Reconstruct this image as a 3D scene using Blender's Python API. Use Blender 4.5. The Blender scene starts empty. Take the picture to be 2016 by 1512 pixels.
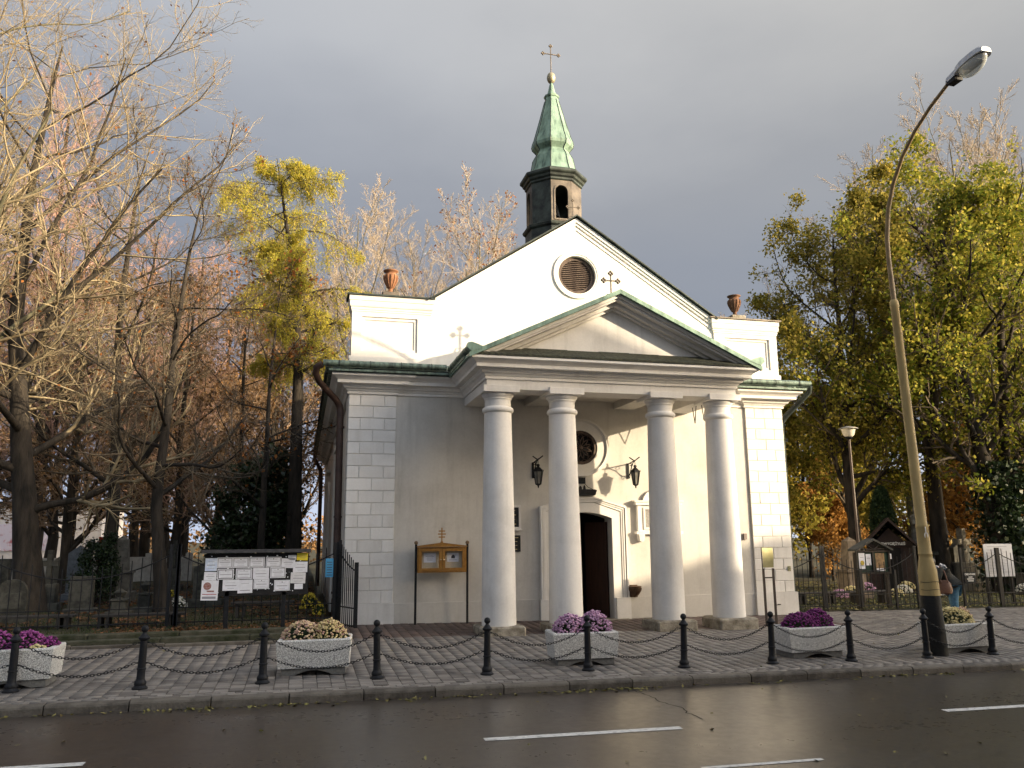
import bpy, bmesh, math, random
import numpy as np
from mathutils import Vector, Matrix, Quaternion
from mathutils.geometry import tessellate_polygon

scene = bpy.context.scene
COL = scene.collection
PI = math.pi
rnd = random.Random(7)

# ------------------------------------------------------------------ camera
def make_camera():
    pitch, roll, yaw = .1903, -.0091, .2543
    fw = Vector((math.sin(yaw)*math.cos(pitch), math.cos(yaw)*math.cos(pitch), math.sin(pitch)))
    rt = Vector((math.cos(yaw), -math.sin(yaw), 0)); up = rt.cross(fw)
    c, s = math.cos(roll), math.sin(roll)
    r2 = rt*c + up*s; u2 = up*c - rt*s
    cam = bpy.data.cameras.new('camera'); o = bpy.data.objects.new('camera', cam); COL.objects.link(o)
    m = Matrix((( r2.x, u2.x, -fw.x, -6.9063), (r2.y, u2.y, -fw.y, -19.5), (r2.z, u2.z, -fw.z, 1.7787), (0, 0, 0, 1)))
    o.matrix_world = m
    cam.sensor_width = 36; cam.lens = 1580/2016*36; cam.clip_start = .1; cam.clip_end = 2000
    scene.camera = o
make_camera()

# ------------------------------------------------------------------ sky and sun
SUN_DIR = Vector((-.7786, .5858, -.2248)).normalized()      # the way the light travels
CLOUD = .315
SUN_EL = math.asin(-SUN_DIR.z)
def make_world():
    w = bpy.data.worlds.new('World'); scene.world = w; w.use_nodes = True
    nt = w.node_tree; nt.nodes.clear(); N = nt.nodes.new; L = nt.links.new
    out = N('ShaderNodeOutputWorld')
    sky = N('ShaderNodeTexSky'); sky.sky_type = 'NISHITA'; sky.sun_disc = False
    sky.sun_elevation = SUN_EL; sky.sun_rotation = math.atan2(-SUN_DIR.x, -SUN_DIR.y)
    sky.air_density = 1.0; sky.dust_density = 3.2
    bg1 = N('ShaderNodeBackground'); bg1.inputs['Strength'].default_value = .15
    L(sky.outputs[0], bg1.inputs['Color'])
    # a deck of rain cloud; it breaks up towards the low sun, which shines in under it
    tc = N('ShaderNodeTexCoord'); sep = N('ShaderNodeSeparateXYZ'); L(tc.outputs['Generated'], sep.inputs[0])
    mp = N('ShaderNodeMapping'); mp.inputs['Scale'].default_value = (1.2, 1.2, 2.6); L(tc.outputs['Generated'], mp.inputs[0])
    no = N('ShaderNodeTexNoise'); no.inputs['Scale'].default_value = 1.9; no.inputs['Detail'].default_value = 6; no.inputs['Roughness'].default_value = .52
    L(mp.outputs[0], no.inputs['Vector'])
    ad = N('ShaderNodeMath'); ad.operation = 'MULTIPLY_ADD'; ad.inputs[1].default_value = .26; L(no.outputs['Fac'], ad.inputs[0]); L(sep.outputs['Z'], ad.inputs[2])
    rp = N('ShaderNodeValToRGB'); e = rp.color_ramp.elements
    L(ad.outputs[0], rp.inputs[0])
    stops = [(.0, (.62, .66, .72)), (.15, (.58, .62, .70)), (.25, (.38, .425, .52)), (.38, (.225, .245, .285)), (.52, (.275, .285, .305)), (.71, (.44, .44, .435)), (1.0, (.55, .54, .52))]
    e[0].position = stops[0][0]; e[0].color = (*stops[0][1], 1); e[1].position = stops[-1][0]; e[1].color = (*stops[-1][1], 1)
    for p, c in stops[1:-1]:
        n = e.new(p); n.color = (*c, 1)
    bg2 = N('ShaderNodeBackground'); bg2.inputs['Strength'].default_value = CLOUD
    dp = N('ShaderNodeVectorMath'); dp.operation = 'DOT_PRODUCT'; hs = Vector((-SUN_DIR.x, -SUN_DIR.y, .25)).normalized(); dp.inputs[1].default_value = hs
    L(tc.outputs['Generated'], dp.inputs[0])
    tint = N('ShaderNodeValToRGB'); te = tint.color_ramp.elements; te[0].position = .12; te[0].color = (.73, .785, .91, 1); te[1].position = .68; te[1].color = (1.10, 1.07, 1.02, 1)
    h1 = N('ShaderNodeMapRange'); h1.inputs['From Min'].default_value = -1; L(dp.outputs['Value'], h1.inputs['Value']); L(h1.outputs[0], tint.inputs[0])
    mt = N('ShaderNodeMix'); mt.data_type = 'RGBA'; mt.blend_type = 'MULTIPLY'; mt.inputs[0].default_value = 1; L(rp.outputs[0], mt.inputs[6]); L(tint.outputs[0], mt.inputs[7]); L(mt.outputs[2], bg2.inputs['Color'])
    d2 = N('ShaderNodeMath'); d2.operation = 'MULTIPLY_ADD'; d2.inputs[1].default_value = .5; L(no.outputs['Fac'], d2.inputs[0]); L(dp.outputs['Value'], d2.inputs[2])
    cv = N('ShaderNodeMapRange'); cv.interpolation_type = 'SMOOTHSTEP'; cv.inputs['From Min'].default_value = .46; cv.inputs['From Max'].default_value = .90; cv.inputs['To Min'].default_value = .985; cv.inputs['To Max'].default_value = .08
    L(d2.outputs[0], cv.inputs['Value'])
    mx = N('ShaderNodeMixShader'); L(cv.outputs[0], mx.inputs[0])
    L(bg1.outputs[0], mx.inputs[1]); L(bg2.outputs[0], mx.inputs[2]); L(mx.outputs[0], out.inputs[0])
make_world()
sl = bpy.data.lights.new('sun', 'SUN'); sl.energy = 2.0; sl.angle = math.radians(.5); sl.color = (1, .82, .57)
so = bpy.data.objects.new('sun', sl); COL.objects.link(so); so.rotation_euler = SUN_DIR.to_track_quat('-Z', 'Y').to_euler(); so.location = (40, -30, 30)
vs = scene.view_settings; vs.view_transform = 'Standard'; vs.look = 'None'; vs.exposure = 2.08; vs.gamma = 1; vs.use_curve_mapping = False
scene.cycles.max_bounces = 6; scene.cycles.diffuse_bounces = 4; scene.cycles.transparent_max_bounces = 8
scene.cycles.use_denoising = True

# ------------------------------------------------------------------ materials
MATS = {}
def mat(name, c1, c2=None, scale=6, rough=.8, bump=0, bscale=60, metal=0, spec=.35, detail=4, lo=.35, hi=.65, rndv=0, attr=None, stretch=(1, 1, 1), roughvar=0, stops=None, transl=0, coat=0):
    if name in MATS: return MATS[name]
    m = bpy.data.materials.new(name); m.use_nodes = True; MATS[name] = m
    nt = m.node_tree; N = nt.nodes.new; L = nt.links.new
    b = nt.nodes['Principled BSDF']; b.inputs['Roughness'].default_value = rough; b.inputs['Metallic'].default_value = metal
    b.inputs['Specular IOR Level'].default_value = spec
    if coat: b.inputs['Coat Weight'].default_value = coat; b.inputs['Coat Roughness'].default_value = .15
    c2 = c2 or c1
    tc = N('ShaderNodeTexCoord'); mp = N('ShaderNodeMapping'); mp.inputs['Scale'].default_value = stretch; L(tc.outputs['Object'], mp.inputs[0])
    no = N('ShaderNodeTexNoise'); no.inputs['Scale'].default_value = scale; no.inputs['Detail'].default_value = detail; no.inputs['Roughness'].default_value = .6
    L(mp.outputs[0], no.inputs['Vector'])
    rp = N('ShaderNodeValToRGB'); e = rp.color_ramp.elements
    fac = no.outputs['Fac']
    if attr:
        at = N('ShaderNodeAttribute'); at.attribute_name = attr; fac = at.outputs['Fac']; lo, hi = 0, 1
    elif rndv:
        oi = N('ShaderNodeObjectInfo'); ma = N('ShaderNodeMath'); ma.operation = 'MULTIPLY_ADD'; ma.inputs[1].default_value = rndv
        L(oi.outputs['Random'], ma.inputs[0]); L(no.outputs['Fac'], ma.inputs[2])
        m2 = N('ShaderNodeMath'); m2.operation = 'SUBTRACT'; m2.inputs[1].default_value = rndv/2; L(ma.outputs[0], m2.inputs[0]); fac = m2.outputs[0]
    e[0].position = lo; e[0].color = (*c1, 1); e[1].position = hi; e[1].color = (*c2, 1)
    if stops:
        for p, c in stops:
            n = e.new(p); n.color = (*c, 1)
    L(fac, rp.inputs[0]); L(rp.outputs[0], b.inputs['Base Color'])
    if attr:                                          # small noise on top of the per-piece colour
        mxn = N('ShaderNodeMix'); mxn.data_type = 'RGBA'; mxn.blend_type = 'MULTIPLY'; mxn.inputs[0].default_value = .35
        L(rp.outputs[0], mxn.inputs[6]); L(no.outputs['Fac'], mxn.inputs[7]); L(mxn.outputs[2], b.inputs['Base Color'])
    if roughvar:
        mr = N('ShaderNodeMapRange'); mr.inputs['To Min'].default_value = max(0, rough-roughvar); mr.inputs['To Max'].default_value = min(1, rough+roughvar)
        mr.inputs['From Min'].default_value = .3; mr.inputs['From Max'].default_value = .7
        L(no.outputs['Fac'], mr.inputs['Value']); L(mr.outputs[0], b.inputs['Roughness'])
    if bump:
        n2 = N('ShaderNodeTexNoise'); n2.inputs['Scale'].default_value = bscale; n2.inputs['Detail'].default_value = 3; L(mp.outputs[0], n2.inputs['Vector'])
        bp = N('ShaderNodeBump'); bp.inputs['Strength'].default_value = bump; bp.inputs['Distance'].default_value = .02
        L(n2.outputs['Fac'], bp.inputs['Height']); L(bp.outputs[0], b.inputs['Normal'])
    if transl:
        tr = N('ShaderNodeBsdfTranslucent'); src = b.inputs['Base Color'].links[0].from_socket; L(src, tr.inputs['Color'])
        ms = N('ShaderNodeMixShader'); ms.inputs[0].default_value = transl; o = nt.nodes['Material Output']
        L(b.outputs[0], ms.inputs[1]); L(tr.outputs[0], ms.inputs[2]); L(ms.outputs[0], o.inputs['Surface'])
    return m

def plaster(name, col, stain, s=.16):
    """limewashed plaster: fine grain, large soft blotches and rain streaks"""
    m = bpy.data.materials.new(name); m.use_nodes = True; MATS[name] = m
    nt = m.node_tree; N = nt.nodes.new; L = nt.links.new
    b = nt.nodes['Principled BSDF']; b.inputs['Roughness'].default_value = .88; b.inputs['Specular IOR Level'].default_value = .2
    tc = N('ShaderNodeTexCoord'); oi = N('ShaderNodeObjectInfo')
    k20 = N('ShaderNodeMath'); k20.operation = 'MULTIPLY'; k20.inputs[1].default_value = 37; L(oi.outputs['Random'], k20.inputs[0])
    av = N('ShaderNodeVectorMath'); av.operation = 'ADD'; L(tc.outputs['Object'], av.inputs[0]); L(k20.outputs[0], av.inputs[1])
    def noise(scale, st, det=5):
        mp = N('ShaderNodeMapping'); mp.inputs['Scale'].default_value = st; L(av.outputs[0], mp.inputs[0])
        n = N('ShaderNodeTexNoise'); n.inputs['Scale'].default_value = scale; n.inputs['Detail'].default_value = det; n.inputs['Roughness'].default_value = .62; L(mp.outputs[0], n.inputs['Vector']); return n
    big = noise(.9, (1, 1, 1)); streak = noise(3.2, (1.6, 1.6, .16), 4); fine = noise(22, (1, 1, 1), 3)
    def ramp(n, lo, hi):
        r = N('ShaderNodeMapRange'); r.inputs['From Min'].default_value = lo; r.inputs['From Max'].default_value = hi; r.clamp = True; L(n.outputs['Fac'], r.inputs['Value']); return r
    a = ramp(big, .45, .75); c = ramp(streak, .52, .8); d = ramp(fine, .3, .7)
    s1 = N('ShaderNodeMath'); s1.operation = 'MULTIPLY_ADD'; s1.inputs[1].default_value = .8; L(c.outputs[0], s1.inputs[0]); L(a.outputs[0], s1.inputs[2])
    s2 = N('ShaderNodeMath'); s2.operation = 'MULTIPLY_ADD'; s2.inputs[1].default_value = .35; L(d.outputs[0], s2.inputs[0]); L(s1.outputs[0], s2.inputs[2])
    s3 = N('ShaderNodeMath'); s3.operation = 'MULTIPLY'; s3.inputs[1].default_value = s*2.4; s3.use_clamp = True; L(s2.outputs[0], s3.inputs[0])
    mx = N('ShaderNodeMix'); mx.data_type = 'RGBA'; L(s3.outputs[0], mx.inputs[0]); mx.inputs[6].default_value = (*col, 1); mx.inputs[7].default_value = (*stain, 1)
    tv = N('ShaderNodeMapRange'); tv.inputs['To Min'].default_value = .93; tv.inputs['To Max'].default_value = 1.03; L(oi.outputs['Random'], tv.inputs['Value'])
    mv = N('ShaderNodeVectorMath'); mv.operation = 'SCALE'; L(mx.outputs[2], mv.inputs[0]); L(tv.outputs[0], mv.inputs['Scale'])
    L(mv.outputs[0], b.inputs['Base Color'])
    bp = N('ShaderNodeBump'); bp.inputs['Strength'].default_value = .25; bp.inputs['Distance'].default_value = .006
    n3 = noise(70, (1, 1, 1), 3); L(n3.outputs['Fac'], bp.inputs['Height']); L(bp.outputs[0], b.inputs['Normal'])
    return m

WALL = plaster('cream plaster', (.585, .563, .52), (.375, .355, .322), .22)
WHITE = plaster('white plaster', (.75, .732, .70), (.50, .475, .435), .2)
COLM = plaster('column plaster', (.72, .702, .672), (.48, .465, .44), .24)
COPPER = mat('green copper', (.035, .048, .042), (.17, .235, .195), 9, .6, .3, 30, .25, .4, 8, .34, .6, stretch=(1, 1, .45))
COPPER2 = mat('pale copper', (.05, .08, .066), (.23, .335, .27), 6, .6, .2, 30, .2, .4, 8, .3, .62, stretch=(1, 1, .3), stops=[(.47, (.155, .24, .19))])
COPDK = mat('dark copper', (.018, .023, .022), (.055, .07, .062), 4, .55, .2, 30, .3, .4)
BRONZE = mat('brown copper', (.08, .067, .054), (.165, .138, .11), 3, .55, .15, 20, .3, .4)
MOSS = mat('mossy flashing', (.02, .022, .018), (.07, .075, .05), 14, .9, .8, 40)
IRON = mat('black iron', (.0045, .005, .0065), (.012, .013, .016), 20, .55, .15, 90, 0, .25)
IRONM = mat('iron of the crosses', (.10, .085, .07), (.20, .17, .14), 20, .5, 0, 60, .4)
RUST = mat('brown painted pipe', (.030, .016, .012), (.055, .030, .023), 5, .5, .1, 50)
BROWN = mat('brown wood', (.055, .036, .028), (.115, .082, .064), 8, .65, .3, 40, stretch=(1, 1, .2))
DOORM = mat('dark door wood', (.018, .007, .004), (.04, .016, .009), 6, .55, .3, 30, stretch=(3, 3, .3))
DARK = mat('painted dark interior', (.004, .003, .003), (.007, .006, .005), 3, .9)  # near black stands in for the shade inside openings
GLASSD = mat('dark glass', (.015, .017, .02), None, 3, .12, spec=.5)
TERRA = mat('terracotta', (.17, .075, .04), (.32, .155, .08), 9, .85, .5, 40)
SAND = mat('weathered sandstone', (.14, .12, .09), (.34, .31, .25), 6, .9, .8, 30, detail=6)
STONE = mat('grey cemetery stone', (.028, .028, .023), (.08, .077, .063), 5, .9, .5, 30, rndv=.25, detail=6)
STONEL = mat('pale cemetery stone', (.10, .093, .078), (.21, .195, .16), 5, .9, .5, 30, rndv=.2)
GRAN = mat('exposed aggregate', (.30, .295, .275), (.78, .765, .725), 75, .85, .6, 90, detail=2, lo=.42, hi=.58)
GRAND = mat('planter foot concrete', (.13, .125, .115), (.2, .195, .18), 30, .9, .4, 60)
GOLD = mat('golden brown paint', (.25, .115, .02), (.33, .165, .035), 12, .5, .1, 60)
LINEN = mat('beige board', (.46, .39, .28), (.55, .47, .35), 40, .9)
PAPER = mat('white paper', (.72, .73, .78), (.62, .63, .68), 9, .7)
PAPERB = mat('bluish paper', (.42, .52, .70), (.66, .71, .80), 14, .7)
PAPERY = mat('yellow paper', (.75, .62, .04), (.62, .5, .03), 8, .7)
PAPERC = mat('blue sheet', (.05, .25, .48), (.07, .31, .54), 8, .6)
INK = mat('ink', (.05, .05, .06), None, 5, .8)
INKG = mat('grey ink', (.26, .26, .30), None, 5, .8)
INKR = mat('red ink', (.36, .05, .06), None, 5, .8)
INKB = mat('brown ink', (.22, .08, .05), (.32, .2, .2), 60, .8, lo=.45, hi=.55)
BOARD = mat('black board', (.005, .005, .006), (.014, .014, .015), 14, .8, .2, 40)
BRASS = mat('pale brass plate', (.36, .33, .16), (.50, .47, .26), 4, .3, 0, 30, .4, .5)
GREYMET = mat('grey metal', (.20, .21, .23), (.27, .28, .30), 8, .4, 0, 60, .5)
WHITEP = mat('white paint', (.72, .72, .69), (.60, .59, .56), 10, .7)
LAMPY = mat('ochre lamp post paint', (.40, .30, .13), (.30, .22, .09), 6, .6, .25, 30, stretch=(1, 1, .3))
LAMPK = mat('black tar paint', (.004, .004, .004), (.010, .010, .009), 6, .7, .4, 20)
LAMPR = mat('brown steel arm', (.16, .11, .055), (.25, .18, .09), 6, .5, .1, 20)
MILK = mat('milk glass', (.62, .57, .46), (.70, .65, .54), 4, .25, spec=.5)
def clear_glass():
    m = bpy.data.materials.new('clear glass bowl'); m.use_nodes = True
    nt = m.node_tree; N = nt.nodes.new; L = nt.links.new; b = nt.nodes['Principled BSDF']
    b.inputs['Base Color'].default_value = (.62, .64, .62, 1); b.inputs['Roughness'].default_value = .12; b.inputs['Specular IOR Level'].default_value = .6
    t = N('ShaderNodeBsdfTransparent'); t.inputs[0].default_value = (.85, .87, .86, 1); ms = N('ShaderNodeMixShader'); ms.inputs[0].default_value = .5
    L(b.outputs[0], ms.inputs[1]); L(t.outputs[0], ms.inputs[2]); L(ms.outputs[0], nt.nodes['Material Output'].inputs['Surface']); return m
BOWL = clear_glass()

# ------------------------------------------------------------------ mesh helpers
def gz(x, y):                                   # the paved ground: falls gently to the right and towards the kerb
    return -.1965 - .0107*x + .02*min(y, 0)

WL = {}
def empty(name, loc, rz=0, label=None, cat=None, group=None, kind=None):
    o = bpy.data.objects.new(name, None); o.empty_display_size = .2; COL.objects.link(o)
    o.location = loc; o.rotation_euler = (0, 0, rz); WL[o.name] = Vector(loc)
    tag(o, label, cat, group, kind); return o
def tag(o, label=None, cat=None, group=None, kind=None):
    if label: o['label'] = label
    if cat: o['category'] = cat
    if group: o['group'] = group
    if kind: o['kind'] = kind
    return o

class MB:
    """collects shapes in world (or local) coordinates; build() links them as one mesh object"""
    def __init__(s): s.v = []; s.f = []
    def add(s, vs, fs):
        k = len(s.v); s.v += [tuple(p) for p in vs]; s.f += [tuple(i+k for i in f) for f in fs]; return s
    def box(s, x0, x1, y0, y1, z0, z1):
        return s.add([(x0, y0, z0), (x1, y0, z0), (x1, y1, z0), (x0, y1, z0), (x0, y0, z1), (x1, y0, z1), (x1, y1, z1), (x0, y1, z1)],
                     [(0, 3, 2, 1), (4, 5, 6, 7), (0, 1, 5, 4), (1, 2, 6, 5), (2, 3, 7, 6), (3, 0, 4, 7)])
    def cbox(s, x0, x1, y0, y1, z0, z1, b=.02):
        """box with bevelled upper and vertical edges"""
        ring = lambda i, z: [(x0+i+b, y0+i, z), (x1-i-b, y0+i, z), (x1-i, y0+i+b, z), (x1-i, y1-i-b, z), (x1-i-b, y1-i, z), (x0+i+b, y1-i, z), (x0+i, y1-i-b, z), (x0+i, y0+i+b, z)]
        vs = ring(0, z0) + ring(0, z1-b) + ring(b, z1)
        fs = [tuple(range(7, -1, -1)), tuple(range(16, 24))]
        for k in (0, 8):
            for i in range(8): j = (i+1) % 8; fs.append((k+i, k+j, k+8+j, k+8+i))
        return s.add(vs, fs)
    def bar(s, a, b, r, n=6, r2=None, cap=True):
        return s.tube([a, b], [r, r if r2 is None else r2], n, cap)
    def tube(s, pts, rad, n=8, cap=True, ref=None):
        pts = [Vector(p) for p in pts]
        if not hasattr(rad, '__len__'): rad = [rad]*len(pts)
        k = len(s.v); m = len(pts); U = None
        for i, p in enumerate(pts):
            t = (pts[min(i+1, m-1)] - pts[max(i-1, 0)]).normalized()
            if U is None:
                U = Vector(ref) if ref else (Vector((0, 0, 1)) if abs(t.z) < .9 else Vector((1, 0, 0)))
            U = (U - t*U.dot(t)).normalized(); V = t.cross(U)
            for q in range(n):
                a = 2*PI*q/n; s.v.append(tuple(p + (U*math.cos(a) + V*math.sin(a))*rad[i]))
        for i in range(m-1):
            for q in range(n):
                r = (q+1) % n; s.f.append((k+i*n+q, k+i*n+r, k+(i+1)*n+r, k+(i+1)*n+q))
        if cap: s.f.append(tuple(k+q for q in range(n-1, -1, -1))); s.f.append(tuple(k+(m-1)*n+q for q in range(n)))
        return s
    def lathe(s, prof, n=24, c=(0, 0, 0), a0=0, sx=1, sy=1, apo=False):
        """prof: (radius, z) from the bottom up; apo: radius is the apothem of an n-gon"""
        k = len(s.v); m = len(prof); g = 1/math.cos(PI/n) if apo else 1
        for r, z in prof:
            for q in range(n):
                a = a0 + 2*PI*q/n; s.v.append((c[0]+r*g*math.cos(a)*sx, c[1]+r*g*math.sin(a)*sy, c[2]+z))
        for i in range(m-1):
            for q in range(n):
                r = (q+1) % n; s.f.append((k+i*n+q, k+i*n+r, k+(i+1)*n+r, k+(i+1)*n+q))
        if prof[0][0] > 1e-4: s.f.append(tuple(k+q for q in range(n-1, -1, -1)))
        if prof[-1][0] > 1e-4: s.f.append(tuple(k+(m-1)*n+q for q in range(n)))
        return s
    def prism(s, outer, holes, y0, y1, back=True):
        """polygon in xz with holes, extruded from y0 (front) to y1"""
        loops = [outer] + list(holes); flat = [p for l in loops for p in l]; n = len(flat)
        tris = tessellate_polygon([[Vector((p[0], p[1], 0)) for p in l] for l in loops])
        k = len(s.v)
        s.v += [(p[0], y0, p[1]) for p in flat] + [(p[0], y1, p[1]) for p in flat]
        for a, b, c in tris:
            A, B, Cc = flat[a], flat[b], flat[c]
            if (B[0]-A[0])*(Cc[1]-A[1]) - (B[1]-A[1])*(Cc[0]-A[0]) < 0: b, c = c, b
            s.f.append((k+a, k+b, k+c))
            if back: s.f.append((k+n+a, k+n+c, k+n+b))
        o = 0
        for l in loops:
            m = len(l); ar = sum(l[i][0]*l[(i+1) % m][1] - l[(i+1) % m][0]*l[i][1] for i in range(m))
            flip = (ar < 0) ^ (l is not outer)
            for i in range(m):
                a, b = k+o+i, k+o+(i+1) % m
                s.f.append((a, a+n, b+n, b) if not flip else (b, b+n, a+n, a))
            o += m
        return s
    def sweep(s, path, prof, closed_prof=True):
        """moulding: prof (out, z) swept along a plan path, out = right-hand side, mitred"""
        P = [Vector((p[0], p[1])) for p in path]; m = len(P); k = len(s.v); n = len(prof)
        for i in range(m):
            d0 = (P[i]-P[i-1]).normalized() if i else (P[1]-P[0]).normalized()
            d1 = (P[i+1]-P[i]).normalized() if i < m-1 else d0
            n0 = Vector((d0.y, -d0.x)); n1 = Vector((d1.y, -d1.x)); b = n0 + n1; b = b/(1 + n0.dot(n1))
            for o, z in prof: s.v.append((P[i].x+b.x*o, P[i].y+b.y*o, z))
        for i in range(m-1):
            for q in range(n if closed_prof else n-1):
                r = (q+1) % n; s.f.append((k+i*n+q, k+i*n+r, k+(i+1)*n+r, k+(i+1)*n+q))
        if closed_prof: s.f.append(tuple(k+q for q in range(n))); s.f.append(tuple(k+(m-1)*n+q for q in range(n-1, -1, -1)))
        return s
    def ball(s, c, r, n=10, m=7, sz=1):
        return s.lathe([(max(1e-5, r*math.sin(PI*i/m)), -r*sz*math.cos(PI*i/m)) for i in range(m+1)], n, c)
    def xform(s, M, start=0):
        for i in range(start, len(s.v)): s.v[i] = tuple(M @ Vector(s.v[i]))
        return s
    def mesh(s, name, material, off=(0, 0, 0), smooth=False, flipfix=False):
        me = bpy.data.meshes.new(name); o = off
        me.from_pydata([(x-o[0], y-o[1], z-o[2]) for x, y, z in s.v], [], s.f)
        if flipfix:
            bm = bmesh.new(); bm.from_mesh(me); bmesh.ops.recalc_face_normals(bm, faces=bm.faces); bm.to_mesh(me); bm.free()
        me.materials.append(material)
        if smooth:
            me.polygons.foreach_set('use_smooth', [True]*len(me.polygons))
            if smooth == 'auto':
                try: me.set_sharp_from_angle(angle=math.radians(40))
                except Exception: pass
        return me
    def build(s, name, material, parent=None, smooth=False, loc=None, fix=True, **tags):
        if parent is not None: off = WL.get(parent.name, Vector((0, 0, 0)))
        elif loc is not None: off = Vector(loc)
        else:
            xs = [p[0] for p in s.v]; ys = [p[1] for p in s.v]; zs = [p[2] for p in s.v]
            off = Vector(((min(xs)+max(xs))/2, (min(ys)+max(ys))/2, min(zs)))
        o = bpy.data.objects.new(name, s.mesh(name, material, off, smooth, fix)); COL.objects.link(o)
        if parent is not None: o.parent = parent; WL[o.name] = off
        else: o.location = off; WL[o.name] = off
        tag(o, tags.get('label'), tags.get('cat'), tags.get('group'), tags.get('kind'))
        return o
def copy_tree(o, parent=None):
    c = o.copy(); COL.objects.link(c); c.parent = parent
    for ch in o.children: copy_tree(ch, c)
    return c
def circ(cx, cz, r, n=32, a0=0, a1=2*PI, end=False):
    return [(cx+r*math.cos(a0+(a1-a0)*i/n), cz+r*math.sin(a0+(a1-a0)*i/n)) for i in range(n+(1 if end else 0))]
def ring_xz(mb, cx, cz, ro, ri, y0, y1, n=40):
    mb.prism(circ(cx, cz, ro, n), [circ(cx, cz, ri, n)], y0, y1); return mb
def text_mesh(txt, size, material, name, parent, M, bold=0.0, align='CENTER', depth=.002):
    cu = bpy.data.curves.new('txt', 'FONT'); cu.body = txt; cu.size = size; cu.align_x = align; cu.align_y = 'CENTER'; cu.extrude = depth; cu.offset = bold; cu.resolution_u = 2
    o = bpy.data.objects.new('txt', cu); COL.objects.link(o)
    dg = bpy.context.evaluated_depsgraph_get(); me = bpy.data.meshes.new_from_object(o.evaluated_get(dg))
    bpy.data.objects.remove(o); bpy.data.curves.remove(cu)
    me.transform(M); me.transform(Matrix.Translation(-WL.get(parent.name, Vector((0, 0, 0))))); me.materials.clear(); me.materials.append(material)
    ob = bpy.data.objects.new(name, me); COL.objects.link(ob); ob.parent = parent; return ob
FACE_ROT = Matrix.Rotation(PI/2, 4, 'X')        # text lying in xy stands up in xz, read from -y

def fast_mesh(name, V, F, material, attr=None, smooth=False):
    """V (n,3), F (m,k) numpy; attr: a float per face"""
    me = bpy.data.meshes.new(name); V = np.ascontiguousarray(V, np.float32); F = np.ascontiguousarray(F, np.int32)
    k = F.shape[1]; me.vertices.add(len(V)); me.vertices.foreach_set('co', V.ravel())
    me.loops.add(F.size); me.loops.foreach_set('vertex_index', F.ravel())
    me.polygons.add(len(F)); me.polygons.foreach_set('loop_start', np.arange(0, F.size, k, dtype=np.int32))
    if attr is not None:
        a = me.attributes.new('rnd', 'FLOAT', 'FACE'); a.data.foreach_set('value', np.ascontiguousarray(attr, np.float32))
    if smooth: me.polygons.foreach_set('use_smooth', np.ones(len(F), bool))
    me.materials.append(material); me.update(calc_edges=True); me.validate(); return me
def link_mesh(name, me, parent=None, loc=(0, 0, 0), **t):
    o = bpy.data.objects.new(name, me); COL.objects.link(o); o.parent = parent; o.location = loc; WL[o.name] = Vector(loc)
    tag(o, t.get('label'), t.get('cat'), t.get('group'), t.get('kind')); return o
# ------------------------------------------------------------------ the setting
def wet_asphalt():
    m = bpy.data.materials.new('wet asphalt'); m.use_nodes = True; nt = m.node_tree; N = nt.nodes.new; L = nt.links.new
    b = nt.nodes['Principled BSDF']; tc = N('ShaderNodeTexCoord')
    def noise(s, d, st=(1, 1, 1)):
        mp = N('ShaderNodeMapping'); mp.inputs['Scale'].default_value = st; L(tc.outputs['Object'], mp.inputs[0])
        n = N('ShaderNodeTexNoise'); n.inputs['Scale'].default_value = s; n.inputs['Detail'].default_value = d; L(mp.outputs[0], n.inputs['Vector']); return n
    big = noise(.5, 5, (.5, 1.4, 1)); fine = noise(110, 2); mid = noise(9, 4)
    rp = N('ShaderNodeValToRGB'); rp.color_ramp.elements[0].color = (.016, .0128, .0108, 1); rp.color_ramp.elements[1].color = (.062, .050, .042, 1)
    rp.color_ramp.elements[0].position = .3; rp.color_ramp.elements[1].position = .75
    L(fine.outputs['Fac'], rp.inputs[0]); L(rp.outputs[0], b.inputs['Base Color'])
    mr = N('ShaderNodeMapRange'); mr.inputs['From Min'].default_value = .35; mr.inputs['From Max'].default_value = .65; mr.inputs['To Min'].default_value = .25; mr.inputs['To Max'].default_value = .39
    ad = N('ShaderNodeMath'); ad.operation = 'MULTIPLY_ADD'; ad.inputs[1].default_value = .5; L(mid.outputs['Fac'], ad.inputs[0])
    hf = N('ShaderNodeMath'); hf.operation = 'MULTIPLY'; hf.inputs[1].default_value = .5; L(big.outputs['Fac'], hf.inputs[0]); L(hf.outputs[0], ad.inputs[2])
    L(ad.outputs[0], mr.inputs['Value']); L(mr.outputs[0], b.inputs['Roughness'])
    b.inputs['Specular IOR Level'].default_value = .5
    b.inputs['Coat Weight'].default_value = .55; b.inputs['Coat Roughness'].default_value = .36; b.inputs['Coat IOR'].default_value = 1.4
    bp = N('ShaderNodeBump'); bp.inputs['Strength'].default_value = .32; bp.inputs['Distance'].default_value = .004
    L(fine.outputs['Fac'], bp.inputs['Height']); L(bp.outputs[0], b.inputs['Normal']); return m
ASPH = wet_asphalt()
SOIL = mat('leaf strewn grass', (.018, .026, .010), (.06, .045, .022), 2.2, .95, .8, 12, detail=8, stops=[(.5, (.035, .032, .014))])
PATHM = mat('trodden path', (.10, .085, .065), (.17, .145, .115), 3, .9, .4, 25, detail=6)
JOINT = mat('sand joints', (.035, .03, .025), (.06, .052, .044), 8, .95)
PAVER = mat('grey pavers', (.135, .12, .108), (.26, .235, .21), 3, .62, .5, 60, attr='rnd', spec=.4, stops=[(.5, (.195, .175, .157)), (.93, (.28, .255, .225))])
PAVERI = mat('single grey pavers', (.115, .102, .091), (.23, .208, .185), 3, .62, .5, 60, spec=.4, rndv=.5)
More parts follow.
